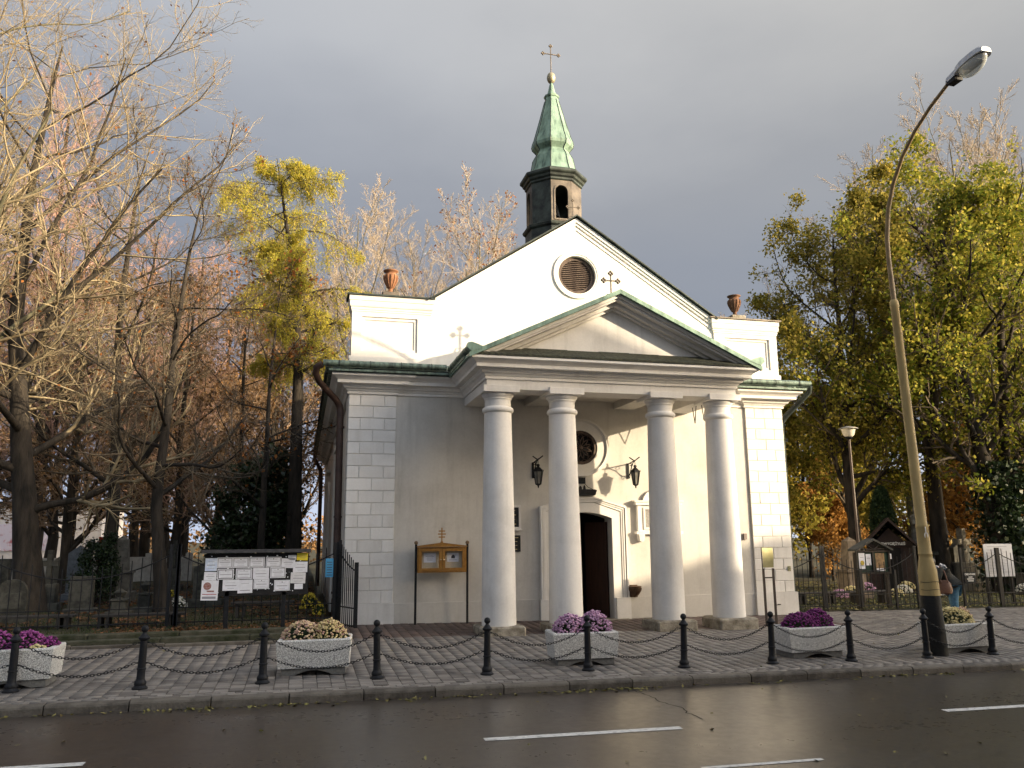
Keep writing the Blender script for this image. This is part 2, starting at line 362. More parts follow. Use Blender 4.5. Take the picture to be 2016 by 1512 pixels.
PAVERR = mat('red brown pavers', (.085, .056, .047), (.155, .11, .092), 3, .62, .5, 60, attr='rnd', spec=.4, stops=[(.5, (.115, .08, .067))])
KERB = mat('kerb stone', (.055, .047, .038), (.125, .11, .09), 5, .75, .5, 30, rndv=.25, detail=6)
MOSSW = mat('mossy concrete', (.018, .024, .008), (.075, .07, .05), 4, .95, .8, 20, detail=7)

def sheet(name, x0, x1, y0, y1, dz, m, nx=1, ny=1, zf=None, kind='structure', bumpy=0):
    xs = np.linspace(x0, x1, nx+1); ys = np.linspace(y0, y1, ny+1); r = np.random.default_rng(3)
    V = np.array([(x, y, (zf or gz)(x, y)+dz + (r.normal()*bumpy if bumpy else 0)) for y in ys for x in xs]); w = nx+1
    F = np.array([(j*w+i, j*w+i+1, (j+1)*w+i+1, (j+1)*w+i) for j in range(ny) for i in range(nx)])
    return link_mesh(name, fast_mesh(name, V, F, m, smooth=bumpy > 0), kind=kind)
def far_z(x, y): return gz(max(-60, min(60, x)), max(-30, y))
V = []; xs = [-900, -300, -60, 60, 300, 900]; ys = [-600, -200, -30, 0, 200, 1200]
sheet('ground', -900, 900, -600, 1200, -.55, SOIL, 30, 30, zf=far_z)
KY = -7.62                                         # road side of the kerb
sheet('road', -70, 70, -15.0, KY, -.12, ASPH, 4, 2)
# the far pavement the picture was taken from
mb = MB(); mb.add([(-70, -15, gz(-70, -15)), (70, -15, gz(70, -15)), (70, -23.8, gz(70, -15)+.05), (-70, -23.8, gz(-70, -15)+.05), (-70, -15, gz(-70, -15)-.3), (70, -15, gz(70, -15)-.3)], [(0, 3, 2, 1), (4, 5, 1, 0)])
mb.build('far_pavement', KERB, kind='structure')
def road_strip(name, x0, x1, y0, w, m, n=1):
    mb = MB(); z = lambda x, y: gz(x, y) - .12 + .004
    mb.add([(x0, y0-w/2, z(x0, y0-w/2)), (x1, y0-w/2, z(x1, y0-w/2)), (x1, y0+w/2, z(x1, y0+w/2)), (x0, y0+w/2, z(x0, y0+w/2))], [(0, 1, 2, 3)])
    return mb.build(name, m)
LINE = mat('worn road paint', (.30, .29, .275), (.62, .61, .58), 14, .5, .3, 80, detail=8, lo=.3, hi=.5)
for x0, x1, y, lab in ((-11.35, -8.94, -10.0, 'white dash painted on the road at the bottom left corner'), (-4.80, -2.36, -10.0, 'white dash painted on the road before the portico'),
                  (1.50, 4.0, -9.95, 'white dash painted on the road at the right edge'), (-2.9, -1.5, -11.56, 'faint short dash at the bottom edge of the road')):
    road_strip('road_marking', x0, x1, y, .13 if y > -11 else .07, LINE).data.materials
    o = bpy.data.objects[[k for k in bpy.data.objects.keys() if k.startswith('road_marking')][-1]]
    tag(o, lab, 'road marking', 'dashes of the centre line')
# crack in the asphalt
mb = MB(); P = [(-2.07, -7.66), (-2.02, -7.9), (-1.98, -8.1), (-1.95, -8.37), (-1.99, -8.6), (-1.90, -8.85), (-1.86, -9.05), (-1.93, -9.3), (-1.88, -9.5), (-1.90, -9.76)]
pts = []
for a, b in zip(P, P[1:]):
    for k in range(3): pts.append((a[0]+(b[0]-a[0])*k/3 + rnd.uniform(-.02, .02), a[1]+(b[1]-a[1])*k/3))
z = lambda p: gz(*p) - .12 + .003
for a, b in zip(pts, pts[1:]):
    w = .006 + rnd.random()*.004
    mb.add([(a[0]-w, a[1], z(a)), (b[0]-w, b[1], z(b)), (b[0]+w, b[1], z(b)), (a[0]+w, a[1], z(a))], [(0, 1, 2, 3)])
mb.build('road_crack', mat('crack tar', (.006, .006, .006)), kind='structure')

# kerb: one stone after another
kerb = empty('kerb', (0, KY, gz(0, KY)-.3), kind='structure')
me = None
for i in range(-16, 24):
    x = -3.98 + i*1.0
    if me is None:
        mb = MB(); mb.sweep([(0.008, 0), (.992, 0)], [(0, -.25), (0, .085), (-.01, .108), (-.03, .12), (-.155, .125), (-.155, -.25)]); me = mb.mesh('kerb_stone', KERB, smooth=False, flipfix=True)
    o = bpy.data.objects.new('kerb_stone', me); COL.objects.link(o); o.parent = kerb
    o.location = (x, rnd.uniform(-.006, .006), gz(x, KY)-.12 - (gz(0, KY)-.3) + rnd.uniform(-.004, .004)); o.rotation_euler = (0, .0107, rnd.uniform(-.004, .004))

# pavement: joints below, pavers proud of them
pave = sheet('pavement', -30, 45, KY+.16, .55, -.022, JOINT, 1, 1, zf=gz); 
pave2 = None
GR, RD = [], []
def paver_z(x, y): return gz(x, y)
rng = np.random.default_rng(11)
cols = np.arange(-14.2, 19, .2)
for ci, x in enumerate(cols):
    y = -7.19 - (.05 if ci % 2 else 0)
    while y < 1.2:
        yy = y + .1
        if y > -7.26:
            red = (y > -2.35 - .03*x*0 and -6.2 < x < 5.6)
            if not (yy > .02 and -6 < x+.1 < 6) and not (yy > -2.45 and x < -6.35) and not (x > 6 and y > .45):
                (RD if red else GR).append((x, max(y, -7.24), x+.2, yy))
        y = yy
for x in np.arange(-14.2, 19, .2):                    # soldier course behind the kerb
    GR.append((x, -7.455, x+.2, -7.355)); GR.append((x+.1, -7.35, x+.3, -7.25))
GR = [p for p in GR]
def key(p): cx, cy = (p[0]+p[2])/2, (p[1]+p[3])/2; return (cx+6.9)**2*.55 + (cy+19.5)**2
GR.sort(key=key)
def seen(p): cx = (p[0]+p[2])/2; return -9.3 < cx < 4.5
near = [p for p in GR if seen(p)][:300]; ns = set(near); rest = [p for p in GR if p not in ns]
me = None
for p in near:
    w, d = p[2]-p[0], p[3]-p[1]
    if me is None:
        mb = MB(); g = .003; mb.cbox(-.1+g, .1-g, -.05+g, .05-g, -.02, 0, .006); me = mb.mesh('paving_brick', PAVERI)
    o = bpy.data.objects.new('paving_brick', me); COL.objects.link(o); o.parent = pave
    cx, cy = (p[0]+p[2])/2, (p[1]+p[3])/2
    o.location = (cx, cy, gz(cx, cy)+rnd.uniform(-.003, .003)); o.rotation_euler = (rnd.uniform(-.012, .012)+.02, .0107+rnd.uniform(-.012, .012), rnd.uniform(-.01, .01))
    o.scale = (1, d/.1, 1)
def paver_field(L, m, name):
    A = np.array(L); n = len(A); g = .003; b = .005
    x0, y0, x1, y1 = A[:, 0]+g, A[:, 1]+g, A[:, 2]-g, A[:, 3]-g
    cx, cy = (x0+x1)/2, (y0+y1)/2; zc = -.1965-.0107*cx+.02*np.minimum(cy, 0)
    tx, ty = rng.normal(0, .010, n), rng.normal(0, .012, n); dz = rng.normal(0, .0016, n)
    def ring(i, z):
        X = np.stack([x0+i, x1-i, x1-i, x0+i], 1); Y = np.stack([y0+i, y0+i, y1-i, y1-i], 1)
        Z = zc[:, None]+dz[:, None]+z+(X-cx[:, None])*(tx[:, None]-.0107)+(Y-cy[:, None])*(ty[:, None]+.02); return np.stack([X, Y, Z], 2)
    V = np.concatenate([ring(0, -.021), ring(b, 0)], 1).reshape(-1, 3)
    f = [(i, (i+1) % 4, 4+(i+1) % 4, 4+i) for i in range(4)] + [(4, 5, 6, 7)]; f = np.array(f)
    F = (np.arange(n)[:, None, None]*8 + f[None]).reshape(-1, 4)
    o = link_mesh(name, fast_mesh(name, V, F, m, attr=np.repeat(rng.random(n), len(f))), parent=pave); tag(o, kind='stuff')
paver_field(rest, PAVER, 'paving_field'); paver_field(RD, PAVERR, 'brick_paving_field')

# left: raised cemetery ground held by a low mossy edging; right: the forecourt runs on into a path
def left_z(x, y): return .02 + .004*max(0, y) - .0*x
sheet('cemetery_ground', -60, -6.3, -2.38, 60, 0, SOIL, 60, 60, zf=lambda x, y: left_z(x, y) + .05*math.sin(x*.9+y*.35)*min(1, max(0, (y+1)/4)), bumpy=.012)
sheet('cemetery_lawn', 5.9, 70, .55, 60, 0, SOIL, 60, 60, zf=lambda x, y: gz(x, 0)+.015 + .04*math.sin(x*.8+y*.4)*min(1, max(0, (y-1.4)/4)), bumpy=.01)
sheet('path', 13.2, 45, -7.2, .5, .004, PATHM, 10, 4)
edge = empty('mossy_edging', (-9.5, -2.5, -.2), label='low stepped concrete edging green with moss below the left railing', cat='edging')
for i, x in enumerate(np.arange(-19, -6.4, 1.6)):
    x1 = min(x+1.592, -6.32)
    MB().cbox(x, x1, -2.62, -2.38, -.4, -.005+rnd.uniform(-.008, .008), .015).build('edging_block', MOSSW, edge)
    MB().cbox(x+.3, min(x1+.3, -6.32), -2.40, -2.16, -.4, .085+rnd.uniform(-.008, .008), .02).build('edging_block', MOSSW, edge)
    MB().cbox(x+.1, min(x1+.1, -6.32), -2.74, -2.625, -.5, gz(x, -2.7)+.05, .012).build('edging_block', KERB, edge)

# the tenements across the street, unseen behind the viewer: skyline shaped to cast the shade on the lower church
TEN = mat('tenement plaster', (.52, .47, .39), (.60, .55, .46), 1.5, .9, .2, 20)  # lightened so the unseen walls throw light back on the church
ROOFT = mat('tenement roof tiles', (.11, .045, .03), (.17, .075, .05), 6, .8)
def tenement(x0, x1, y0, y1, eave, top, inset, label):
    zb = -.5; e = empty('tenement', ((x0+x1)/2, (y0+y1)/2, zb), label=label, cat='building', group='unseen tenements across the street, shaped for the shade')
    MB().box(x0, x1, y0, y1, zb, eave).build('wall', TEN, e)
    mb = MB(); i = inset; o = .25
    mb.add([(x0-o, y0-o, eave+.01), (x1+o, y0-o, eave+.01), (x1+o, y1+o, eave+.01), (x0-o, y1+o, eave+.01), (x0+i, y0+i, top), (x1-i, y0+i, top), (x1-i, y1-i, top), (x0+i, y1-i, top)],
           [(3, 2, 1, 0), (4, 5, 6, 7), (0, 1, 5, 4), (1, 2, 6, 5), (2, 3, 7, 6), (3, 0, 4, 7)]); mb.build('roof', ROOFT, e)
    n = int((x1-x0)/2.4)
    for f in range(int((eave-.5)/3.3)):
        for k in range(n):
            x = x0 + (k+.5)*(x1-x0)/n; z = .6+f*3.3
            w = MB().box(x-.55, x+.55, y1, y1+.04, z, z+1.9).build('window', WHITEP, e)
            MB().box(x-.45, x+.45, y1+.042, y1+.05, z+.1, z+1.8).build('pane', GLASSD, w)
tenement(-8, 31.35, -37, -24, 13.4, 16.25, 1.9, 'unseen long mansard roofed tenement across the street, shaped to shade the church')
tenement(31.5, 37.8, -33, -24, 9.0, 9.8, 1.2, 'unseen narrow low house between the two tenements, shaped for the shade line')
tenement(38, 48, -35, -24, 10.6, 11.9, 2.4, 'unseen mid height tenement right of the low house, shaped for the shade line')
tenement(48.2, 70, -35, -24, 12.6, 14.0, 2.4, 'unseen far right tenement across the street, added for shade')
# ------------------------------------------------------------------ the church
CH = empty('church', (0, 0, -.25), label='cream plastered church with columned portico, gable and green copper turret', cat='church')
A_, B_ = 5.92, 4.77
def arch_pts(hw, z0, zs, za, n=10):
    """door outline: jambs to zs, segmental arch to za"""
    h = za-zs; R = (hw*hw+h*h)/(2*h); c = za-R; a = math.asin(hw/R)
    return [(-hw, z0), (hw, z0)] + [(R*math.sin(t), c+R*math.cos(t)) for t in np.linspace(a, -a, n)]
door_hole = arch_pts(.76, gz(0, 0)-.02, 2.27, 2.42)
zg = -.55
MB().prism([(-5.5, zg), (-.76, zg), (-.76, gz(0, 0)-.02)] + arch_pts(.76, 0, 2.27, 2.42)[:1:-1] + [(.76, gz(0, 0)-.02), (.76, zg), (5.5, zg), (5.5, 6.0), (-5.5, 6.0)],
           [circ(0, 4.07, .44, 32)], .06, .50).build('wall', WALL, CH)
# wing pilasters with their rusticated blocks
blk = {}
def block(x0, x1, z0, z1, side=None):
    g = .0055; k = (round(x1-x0, 3), round(z1-z0, 3), side)
    if k not in blk:
        w, h = (x1-x0)/2-g, (z1-z0)/2-g; b = .008; d = .026
        mb = MB(); mb.add([(-w, d, -h), (w, d, -h), (w, d, h), (-w, d, h), (-w, b, -h), (w, b, -h), (w, b, h), (-w, b, h), (-w+b, 0, -h+b), (w-b, 0, -h+b), (w-b, 0, h-b), (-w+b, 0, h-b)],
               [(0, 1, 5, 4), (1, 2, 6, 5), (2, 3, 7, 6), (3, 0, 4, 7), (4, 5, 9, 8), (5, 6, 10, 9), (6, 7, 11, 10), (7, 4, 8, 11), (8, 9, 10, 11)])
        blk[k] = mb.mesh('block', WHITE, flipfix=True)
    return blk[k]
def put_block(pil, x0, x1, z0, z1, side=None, xs=0):
    o = bpy.data.objects.new('block', block(x0, x1, z0, z1, side)); COL.objects.link(o); o.parent = pil
    off = WL[pil.name]; c, zc = (x0+x1)/2, (z0+z1)/2
    if side is None: p = Vector((c, rnd.uniform(-.002, .001), zc))
    else: p = Vector((xs, c, zc)); o.rotation_euler = (0, 0, -PI/2 if xs < 0 else PI/2)
    o.location = p - off
ROWS = 17; Z0, Z1 = .32, 5.26; RH = (Z1-Z0)/ROWS
for s in (-1, 1):
    xa, xb = sorted((s*A_, s*B_)); w = xb-xa
    pil = MB().box(xa+.022, xb, .022, .55, zg, Z1).build('pilaster', WHITE, CH)
    MB().box(xa-.004, xb, .55, 1.0, zg, Z1).build('pilaster_return', WHITE, CH)
    for r in range(ROWS):
        z1 = Z1 - r*RH; z0 = z1-RH
        cuts = [0, .245, .75, 1] if r % 2 == 0 else [0, .51, 1]
        for a, b in zip(cuts, cuts[1:]): put_block(pil, xa+w*a, xa+w*b, z0, z1)
        for a, b in (((.0, .55), (.55, 1.0)) if r % 2 == 0 else ((.0, .28), (.28, 1.0))): put_block(pil, a, b, z0, z1, 's', xa-.0 if s < 0 else xb)
    MB().box(min(s*5.975, s*(B_-.025)), max(s*5.975, s*(B_-.025)), -.05, 1.05, zg, Z0).build('plinth', WHITE, CH)
for s in (-1, 1):
    a, b = sorted((s*(B_-.03), s*1.19)); MB().box(a, b, .025, .07, zg, Z0-.012).build('plinth', WALL, CH)
# side walls, their pilasters, arched windows and eaves
for s in (-1, 1):
    xi, xo = sorted((s*5.86, s*5.4))
    MB().box(xi, xo, .9, 20, zg, 6.0).build('side_wall', WALL, CH)
    for y0 in (8.6, 18.6):
        a, b = sorted((s*5.92, s*5.86)); MB().box(a, b, y0, y0+1.3, zg, 5.26).build('side_pilaster', WHITE, CH)
    for yw in (5.2, 14.2):
        x = s*5.863; pts = [(yw-.62, 1.4), (yw+.62, 1.4)] + [(yw+.62*math.cos(t), 3.35+.62*math.sin(t)) for t in np.linspace(0, PI, 12)]
        mb = MB().prism(pts, [], 0, .012); mb.xform(Matrix(((0, s, 0, x), (1, 0, 0, 0), (0, 0, 1, 0), (0, 0, 0, 1)))); w = mb.build('window', GLASSD, CH)
        o2 = [(yw-.78, 1.28), (yw+.78, 1.28)] + [(yw+.78*math.cos(t), 3.35+.78*math.sin(t)) for t in np.linspace(0, PI, 12)]
        mb = MB().prism(o2, [pts[::-1]], 0, .07); mb.xform(Matrix(((0, s, 0, x), (1, 0, 0, 0), (0, 0, 1, 0), (0, 0, 0, 1)))); mb.build('window_frame', WHITE, w)
        a, b = sorted((s*5.86, s*6.02)); MB().box(a, b, yw-.95, yw+.95, 4.42, 4.54).build('window_hood', WHITE, w)
MB().box(-5.86, 5.86, 19.7, 20.2, zg, 6).build('rear_wall', WALL, CH)
# nave roof
mb = MB()
for s in (-1, 1): mb.add([(s*6.5, .45, 5.92), (s*6.5, 20.4, 5.92), (0, 20.4, 8.62), (0, .45, 8.62), (s*6.5, .45, 5.82), (s*6.5, 20.4, 5.82), (0, 20.4, 8.52), (0, .45, 8.52)], [(0, 1, 2, 3), (4, 7, 6, 5), (0, 4, 5, 1), (0, 3, 7, 4), (1, 5, 6, 2)])
mb.build('nave_roof', COPDK, CH)
MB().prism([(-5.9, 6), (5.9, 6), (0, 8.45)], [], 19.7, 20.2).build('rear_gable', WALL, CH)

# main cornice round wings and portico
PATH = [(-5.92, 20), (-5.92, 0), (-B_, 0), (-B_, .06), (-3.06, .06), (-3.06, -2.49), (3.06, -2.49), (3.06, .06), (B_, .06), (B_, 0), (5.92, 0), (5.92, 20)]
CORN = [(-.05, 5.262), (.035, 5.262), (.035, 5.32), (.055, 5.335), (.075, 5.37), (.13, 5.395), (.14, 5.43), (.155, 5.44), (.155, 5.475), (.29, 5.485), (.29, 5.56), (.31, 5.575), (.335, 5.60), (.40, 5.635), (.42, 5.65), (.42, 5.70), (-.05, 5.715)]
MB().sweep(PATH, CORN).build('cornice', WHITE, CH)
# copper edge, gutter and covering above the cornice
def off_path(d): return [(-5.92-d, 20.2), (-5.92-d, -d), (-3.06-d, -d), (-3.06-d, -2.49-d), ]
EDGE = [(.0, 5.72), (.50, 5.72), (.505, 5.77), (.0, 5.80)]
MB().sweep([(-5.92, 20.2), (-5.92, 0), (-3.06, 0), (-3.06, -2.42)], EDGE).build('copper_edge', COPPER, CH)
MB().sweep([(3.06, -2.42), (3.06, 0), (5.92, 0), (5.92, 20.2)], EDGE).build('copper_edge', COPPER, CH)
def gutter(name, pts, r=.075):
    g = MB().tube(pts, r, 12).build(name, COPPER, CH, smooth='auto')
    L = 0
    for a, b in zip(pts, pts[1:]):
        a, b = Vector(a), Vector(b); d = (b-a); n = max(1, int(d.length/.72))
        for k in range(n):
            p = a + d*((k+.5)/n); u = d.normalized(); MB().tube([p-u*.012, p+u*.012], r+.007, 12).build('gutter_joint', COPDK, g)
gutter('gutter', [(-6.56, -.47, 5.905), (-3.62, -.47, 5.905)])
gutter('gutter', [(-3.50, -.36, 5.90), (-3.50, -2.70, 5.90)], .075)
gutter('gutter', [(3.62, -.47, 5.905), (6.56, -.47, 5.905)])
gutter('gutter', [(3.50, -.36, 5.90), (3.50, -2.70, 5.90)], .075)
gutter('gutter', [(-6.42, .1, 5.90), (-6.42, 20.2, 5.90)], .07); gutter('gutter', [(6.42, .1, 5.90), (6.42, 20.2, 5.90)], .07)
for s in (-1, 1):
    a, b = sorted((s*6.5, s*3.45))
    MB().add([(a, -.50, 5.80), (b, -.50, 5.80), (b, .05, 6.075), (a, .05, 6.075), (a, .05, 5.80), (b, .05, 5.80)], [(0, 1, 2, 3), (0, 3, 4), (1, 5, 2)]).build('wing_roof', COPPER, CH)
# downpipes
mb = MB().tube([(-6.58, -.47, 5.86), (-6.70, -.42, 5.80), (-6.72, -.36, 5.66), (-6.64, -.22, 5.5), (-6.2, .22, 5.12), (-6.12, .3, 5.0), (-6.10, .3, 4.9), (-6.08, .3, 2.5), (-6.06, .3, -.3)], [.085, .085, .08, .075, .08, .085, .085, .085, .085], 12)
pipe = mb.build('downpipe', RUST, CH, smooth='auto')
for z in (4.45, 2.3, .55): MB().tube([(-6.08, .3, z), (-6.08, .3, z+.05)], .098, 12).build('pipe_clamp', RUST, pipe)
MB().tube([(-6.06, .3, -.3), (-6.06, .3, .45)], .105, 12).build('pipe_shoe', RUST, pipe, smooth='auto')
MB().tube([(-6.42, 19.9, 5.86), (-6.42, 19.9, 5.6), (-6.15, 19.9, 5.1), (-6.1, 19.9, 4.9), (-6.1, 19.9, -.3)], .09, 10).build('downpipe', RUST, CH, smooth='auto')
MB().tube([(6.58, -.4, 5.86), (6.62, -.3, 5.7), (6.2, .25, 5.1), (6.1, .35, 4.9), (6.08, .35, -.3)], .075, 10).build('downpipe', COPDK, CH, smooth='auto')

# attic: panelled end blocks and the gable between them
for s in (-1, 1):
    xa, xb = sorted((s*5.90, s*3.95)); cx = (xa+xb)/2
    pa, pb = sorted((s*5.66, s*4.28))
    at = MB().prism([(xa, 6.07), (xb, 6.07), (xb, 7.60), (xa, 7.60)], [[(pa, 6.34), (pb, 6.34), (pb, 7.22), (pa, 7.22)]], -.012, .5).build('attic_block', WHITE, CH)
    MB().box(pa-.01, pb+.01, .05, .45, 6.33, 7.23).build('panel', WHITE, at)
    q = .075
    MB().prism([(pa, 6.34), (pb, 6.34), (pb, 7.22), (pa, 7.22)], [[(pa+q, 6.34+q), (pb-q, 6.34+q), (pb-q, 7.22-q), (pa+q, 7.22-q)]], .025, .06).build('panel_moulding', WHITE, at)
    CAP = [(-.05, 7.34), (.015, 7.34), (.015, 7.385), (.03, 7.39), (.03, 7.44), (.05, 7.46), (.06, 7.50), (.06, 7.60), (.075, 7.615), (.075, 7.735), (-.05, 7.735)]
    MB().sweep([(xa, .5), (xa, -.012), (xb, -.012), (xb, .5)], CAP).build('attic_cornice', WHITE, at)
    MB().box(xa-.04, xb+.04, -.045, .52, 6.065, 6.20).build('attic_base', WHITE, at)
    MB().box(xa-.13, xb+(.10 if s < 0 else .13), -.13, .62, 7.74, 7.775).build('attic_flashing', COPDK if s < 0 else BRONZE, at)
gable = [(-3.95, 5.9), (3.95, 5.9), (3.95, 7.6), (0, 10.27), (-3.95, 7.6)]
MB().prism(gable, [circ(0, 8.72, .55, 40)], .03, .5).build('gable_wall', WHITE, CH)
def chevron(hw, zf, za, t0, t1, y0, y1, foot=None):
    """band along both rakes between vertical depths t0 and t1 below the top line"""
    m = (za-zf)/hw
    return MB().prism([(-hw, zf-t1), (0, za-t1), (hw, zf-t1), (hw, zf-t0), (0, za-t0), (-hw, zf-t0)], [], y0, y1)
chevron(3.97, 7.72, 10.32, .002, .12, -.045, .55).build('gable_moulding', WHITE, CH)
chevron(3.96, 7.72, 10.32, .121, .20, -.012, .2).build('gable_moulding', WHITE, CH)
chevron(3.95, 7.72, 10.32, .27, .33, .005, .2).build('gable_moulding', WHITE, CH)
chevron(4.05, 7.70, 10.36, -.035, .0, -.13, .75).build('gable_flashing', COPDK, CH)
# round louvred opening in the gable
vent = ring_xz(MB(), 0, 8.72, .665, .575, -.02, .2).build('vent_surround', WHITE, CH)
ring_xz(MB(), 0, 8.72, .60, .53, -.005, .25).build('inner_ring', WHITE, vent)
lv = ring_xz(MB(), 0, 8.72, .535, .43, .10, .2).build('louvre_frame', BROWN, CH)
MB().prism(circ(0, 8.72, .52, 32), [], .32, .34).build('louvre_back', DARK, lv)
for k in range(15):
    z = 8.72 - .385 + k*.055; hw = math.sqrt(max(.01, .44**2-(z-8.72)**2)); 
    MB().add([(-hw, .12, z-.014), (hw, .12, z-.014), (hw, .12, z+.004), (-hw, .12, z+.004), (-hw, .2, z+.03), (hw, .2, z+.03), (hw, .2, z+.048), (-hw, .2, z+.048)], [(0, 1, 2, 3), (4, 7, 6, 5), (3, 2, 6, 7), (0, 4, 5, 1), (0, 3, 7, 4), (1, 5, 6, 2)]).build('slat', BROWN, lv)

# ---- portico
def column(x):
    c = (x, -2.16, 0); e = MB()
    prof = [(.372, -.03), (.372, .0)] + [(.372-.068*(t**1.5), .0+4.52*t) for t in np.linspace(.05, 1, 14)] + [(.304, 4.535)]
    o = e.lathe(prof, 40, c).build('column', COLM, CH, smooth='auto')
    MB().lathe([(.30, 4.53)] + [(.305+.05*math.sin(t), 4.605-.06*math.cos(t)) for t in np.linspace(.15, PI-.15, 9)] + [(.30, 4.68)], 40, c).build('astragal', COLM, o, smooth='auto')
    MB().lathe([(.292, 4.67), (.290, 4.80), (.296, 4.83), (.31, 4.845), (.31, 4.87), (.325, 4.885), (.355, 4.92), (.36, 4.945), (.355, 4.972)], 40, c).build('capital', COLM, o, smooth='auto')
    MB().cbox(x-.41, x+.41, -2.57, -1.75, 4.972, 5.115, .004).build('abacus', COLM, o)
    b = MB(); g = gz(x, -2.2); b.cbox(x-.48, x+.48, -2.62, -1.70, g-.2, -.03, .035)
    ob = b.build('base_block', SAND, o)
    return o
for x in (-2.735, -1.22, 1.22, 2.735): column(x)
MB().box(-3.06, 3.06, -2.49, -1.83, 5.045, 5.30).build('architrave', COLM, CH)
for s in (-1, 1):
    a, b = sorted((s*3.06, s*2.42)); MB().box(a, b, -1.83, .058, 5.047, 5.30).build('architrave', COLM, CH)
    for xc in (-1.22*1, ):
        pass
for x in (-1.22, 1.22): MB().box(x-.28, x+.28, -1.83, .058, 5.10, 5.29).build('ceiling_beam', WALL, CH)
MB().box(-2.43, 2.43, -1.84, .056, 5.28, 5.36).build('portico_ceiling', WALL, CH)
for x, y in ((2.70, -1.05),):
    mb = MB().bar((x-.02, y-.14, 5.05), (x, y, 4.62), .012, 5).bar((x+.02, y+.14, 5.05), (x, y, 4.62), .012, 5); mb.build('hanger', IRON, CH)
mb = MB().bar((2.72, -1.6, 5.05), (2.72, -1.5, 4.62), .012, 5).bar((2.72, -1.4, 5.05), (2.72, -1.5, 4.62), .012, 5); mb.build('hanger', IRON, CH)
# pediment
MB().prism([(-3.0, 5.715), (3.0, 5.715), (0, 7.12)], [], -2.40, -2.2).build('tympanum', COLM, CH)
HW, ZF, ZA = 3.42, 5.735, 7.335
chevron(HW, ZF, ZA, .005, .10, -2.86, -2.15).build('raking_cornice', COLM, CH)
chevron(HW-.03, ZF+.014, ZA, .102, .15, -2.80, -2.15).build('raking_cornice', COLM, CH)
chevron(HW-.25, ZF+.117, ZA, .152, .24, -2.62, -2.15).build('raking_cornice', COLM, CH)
chevron(HW-.42, ZF+.197, ZA, .242, .30, -2.50, -2.15).build('raking_cornice', COLM, CH)
# copper roof of the portico, its edge bent down in front
chevron(HW+.12, ZF-.056, ZA, -.07, .035, -2.96, -2.862).build('roof_edge', COPPER2, CH)
chevron(HW+.12, ZF-.056, ZA, -.05, .0, -2.86, .03).build('portico_roof', COPPER2, CH)
mb = MB()
for k in range(9):
    x0, x1 = -3.42+k*.76, -3.42+(k+1)*.76; d = rnd.uniform(-.012, .012)
    mb.add([(x0+.004, -2.92, 5.715), (x1-.004, -2.92, 5.715), (x1-.004, -2.39, 5.90+d), (x0+.004, -2.39, 5.90+d), (x0+.004, -2.92, 5.76), (x1-.004, -2.92, 5.76), (x1-.004, -2.39, 6.03+d), (x0+.004, -2.39, 6.03+d)],
           [(4, 5, 6, 7), (0, 1, 5, 4), (3, 7, 6, 2), (0, 4, 7, 3), (1, 2, 6, 5)])
mb.build('pediment_flashing', MOSS, CH)
for s in (-1, 1):                                    # little scroll where the roof edge meets the gutter
    MB().prism([(s*3.2, 5.86), (s*3.36, 5.93), (s*3.5, 5.97), (s*3.58, 5.95), (s*3.6, 5.85), (s*3.5, 5.76)], [], -2.97, -2.80).build('roof_kicker', COPPER2, CH)
# iron crosses
def cross(cx, cy, z0, h, w, r, m, parent, name, zc=None, feet=True):
    mb = MB(); zc = zc or z0+h*.62
    mb.bar((cx, cy, z0), (cx, cy, z0+h-.05), r, 6).bar((cx-w+.05, cy, zc), (cx+w-.05, cy, zc), r, 6)
    for p in ((cx, cy, z0+h-.04), (cx-w+.04, cy, zc), (cx+w-.04, cy, zc)):
        for d in ((1, 0), (-1, 0), (0, 1), (0, -1)): mb.ball((p[0]+d[0]*r*2, p[1], p[2]+d[1]*r*2), r*1.7, 8, 5)
    if feet:
        for s in (-1, 1): mb.tube([(cx+s*.16, cy, z0-.07), (cx+s*.10, cy, z0+.10), (cx, cy, z0+.10)], r*.8, 5)
    return mb.build(name, m, parent, smooth='auto')
cross(0, -2.37, 7.35, .66, .22, .021, IRONM, CH, 'portico_cross', zc=7.79)
cross(0, .22, 10.36, .62, .20, .014, IRONM, CH, 'gable_cross', zc=10.74)

# ---- turret
T = (0, 1.94)
def octa(prof, m, name, parent, smooth=False): return MB().lathe(prof, 8, (T[0], T[1], 0), PI/8, apo=True).build(name, m, parent, smooth=smooth)
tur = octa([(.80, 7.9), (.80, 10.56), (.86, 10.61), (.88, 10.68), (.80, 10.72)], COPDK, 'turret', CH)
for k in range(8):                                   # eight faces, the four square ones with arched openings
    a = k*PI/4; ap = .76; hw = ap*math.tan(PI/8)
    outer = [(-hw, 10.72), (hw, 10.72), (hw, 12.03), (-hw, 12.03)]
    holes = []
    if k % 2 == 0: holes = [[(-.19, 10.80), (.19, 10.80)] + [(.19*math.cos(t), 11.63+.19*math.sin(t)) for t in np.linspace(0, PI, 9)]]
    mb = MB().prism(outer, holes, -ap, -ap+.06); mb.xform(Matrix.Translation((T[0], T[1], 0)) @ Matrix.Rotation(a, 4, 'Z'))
    f = mb.build('drum_face', BRONZE if k % 2 == 0 or k == 1 else COPDK, tur)  # dark copper paints the shade on diagonals turned from the sun
    if holes:
        q = [(-.235, 10.76), (.235, 10.76)] + [(.235*math.cos(t), 11.63+.235*math.sin(t)) for t in np.linspace(0, PI, 9)]
        mb = MB().prism(q, holes, -ap-.022, -ap-.001); mb.xform(Matrix.Translation((T[0], T[1], 0)) @ Matrix.Rotation(a, 4, 'Z')); mb.build('arch_trim', BRONZE, tur)
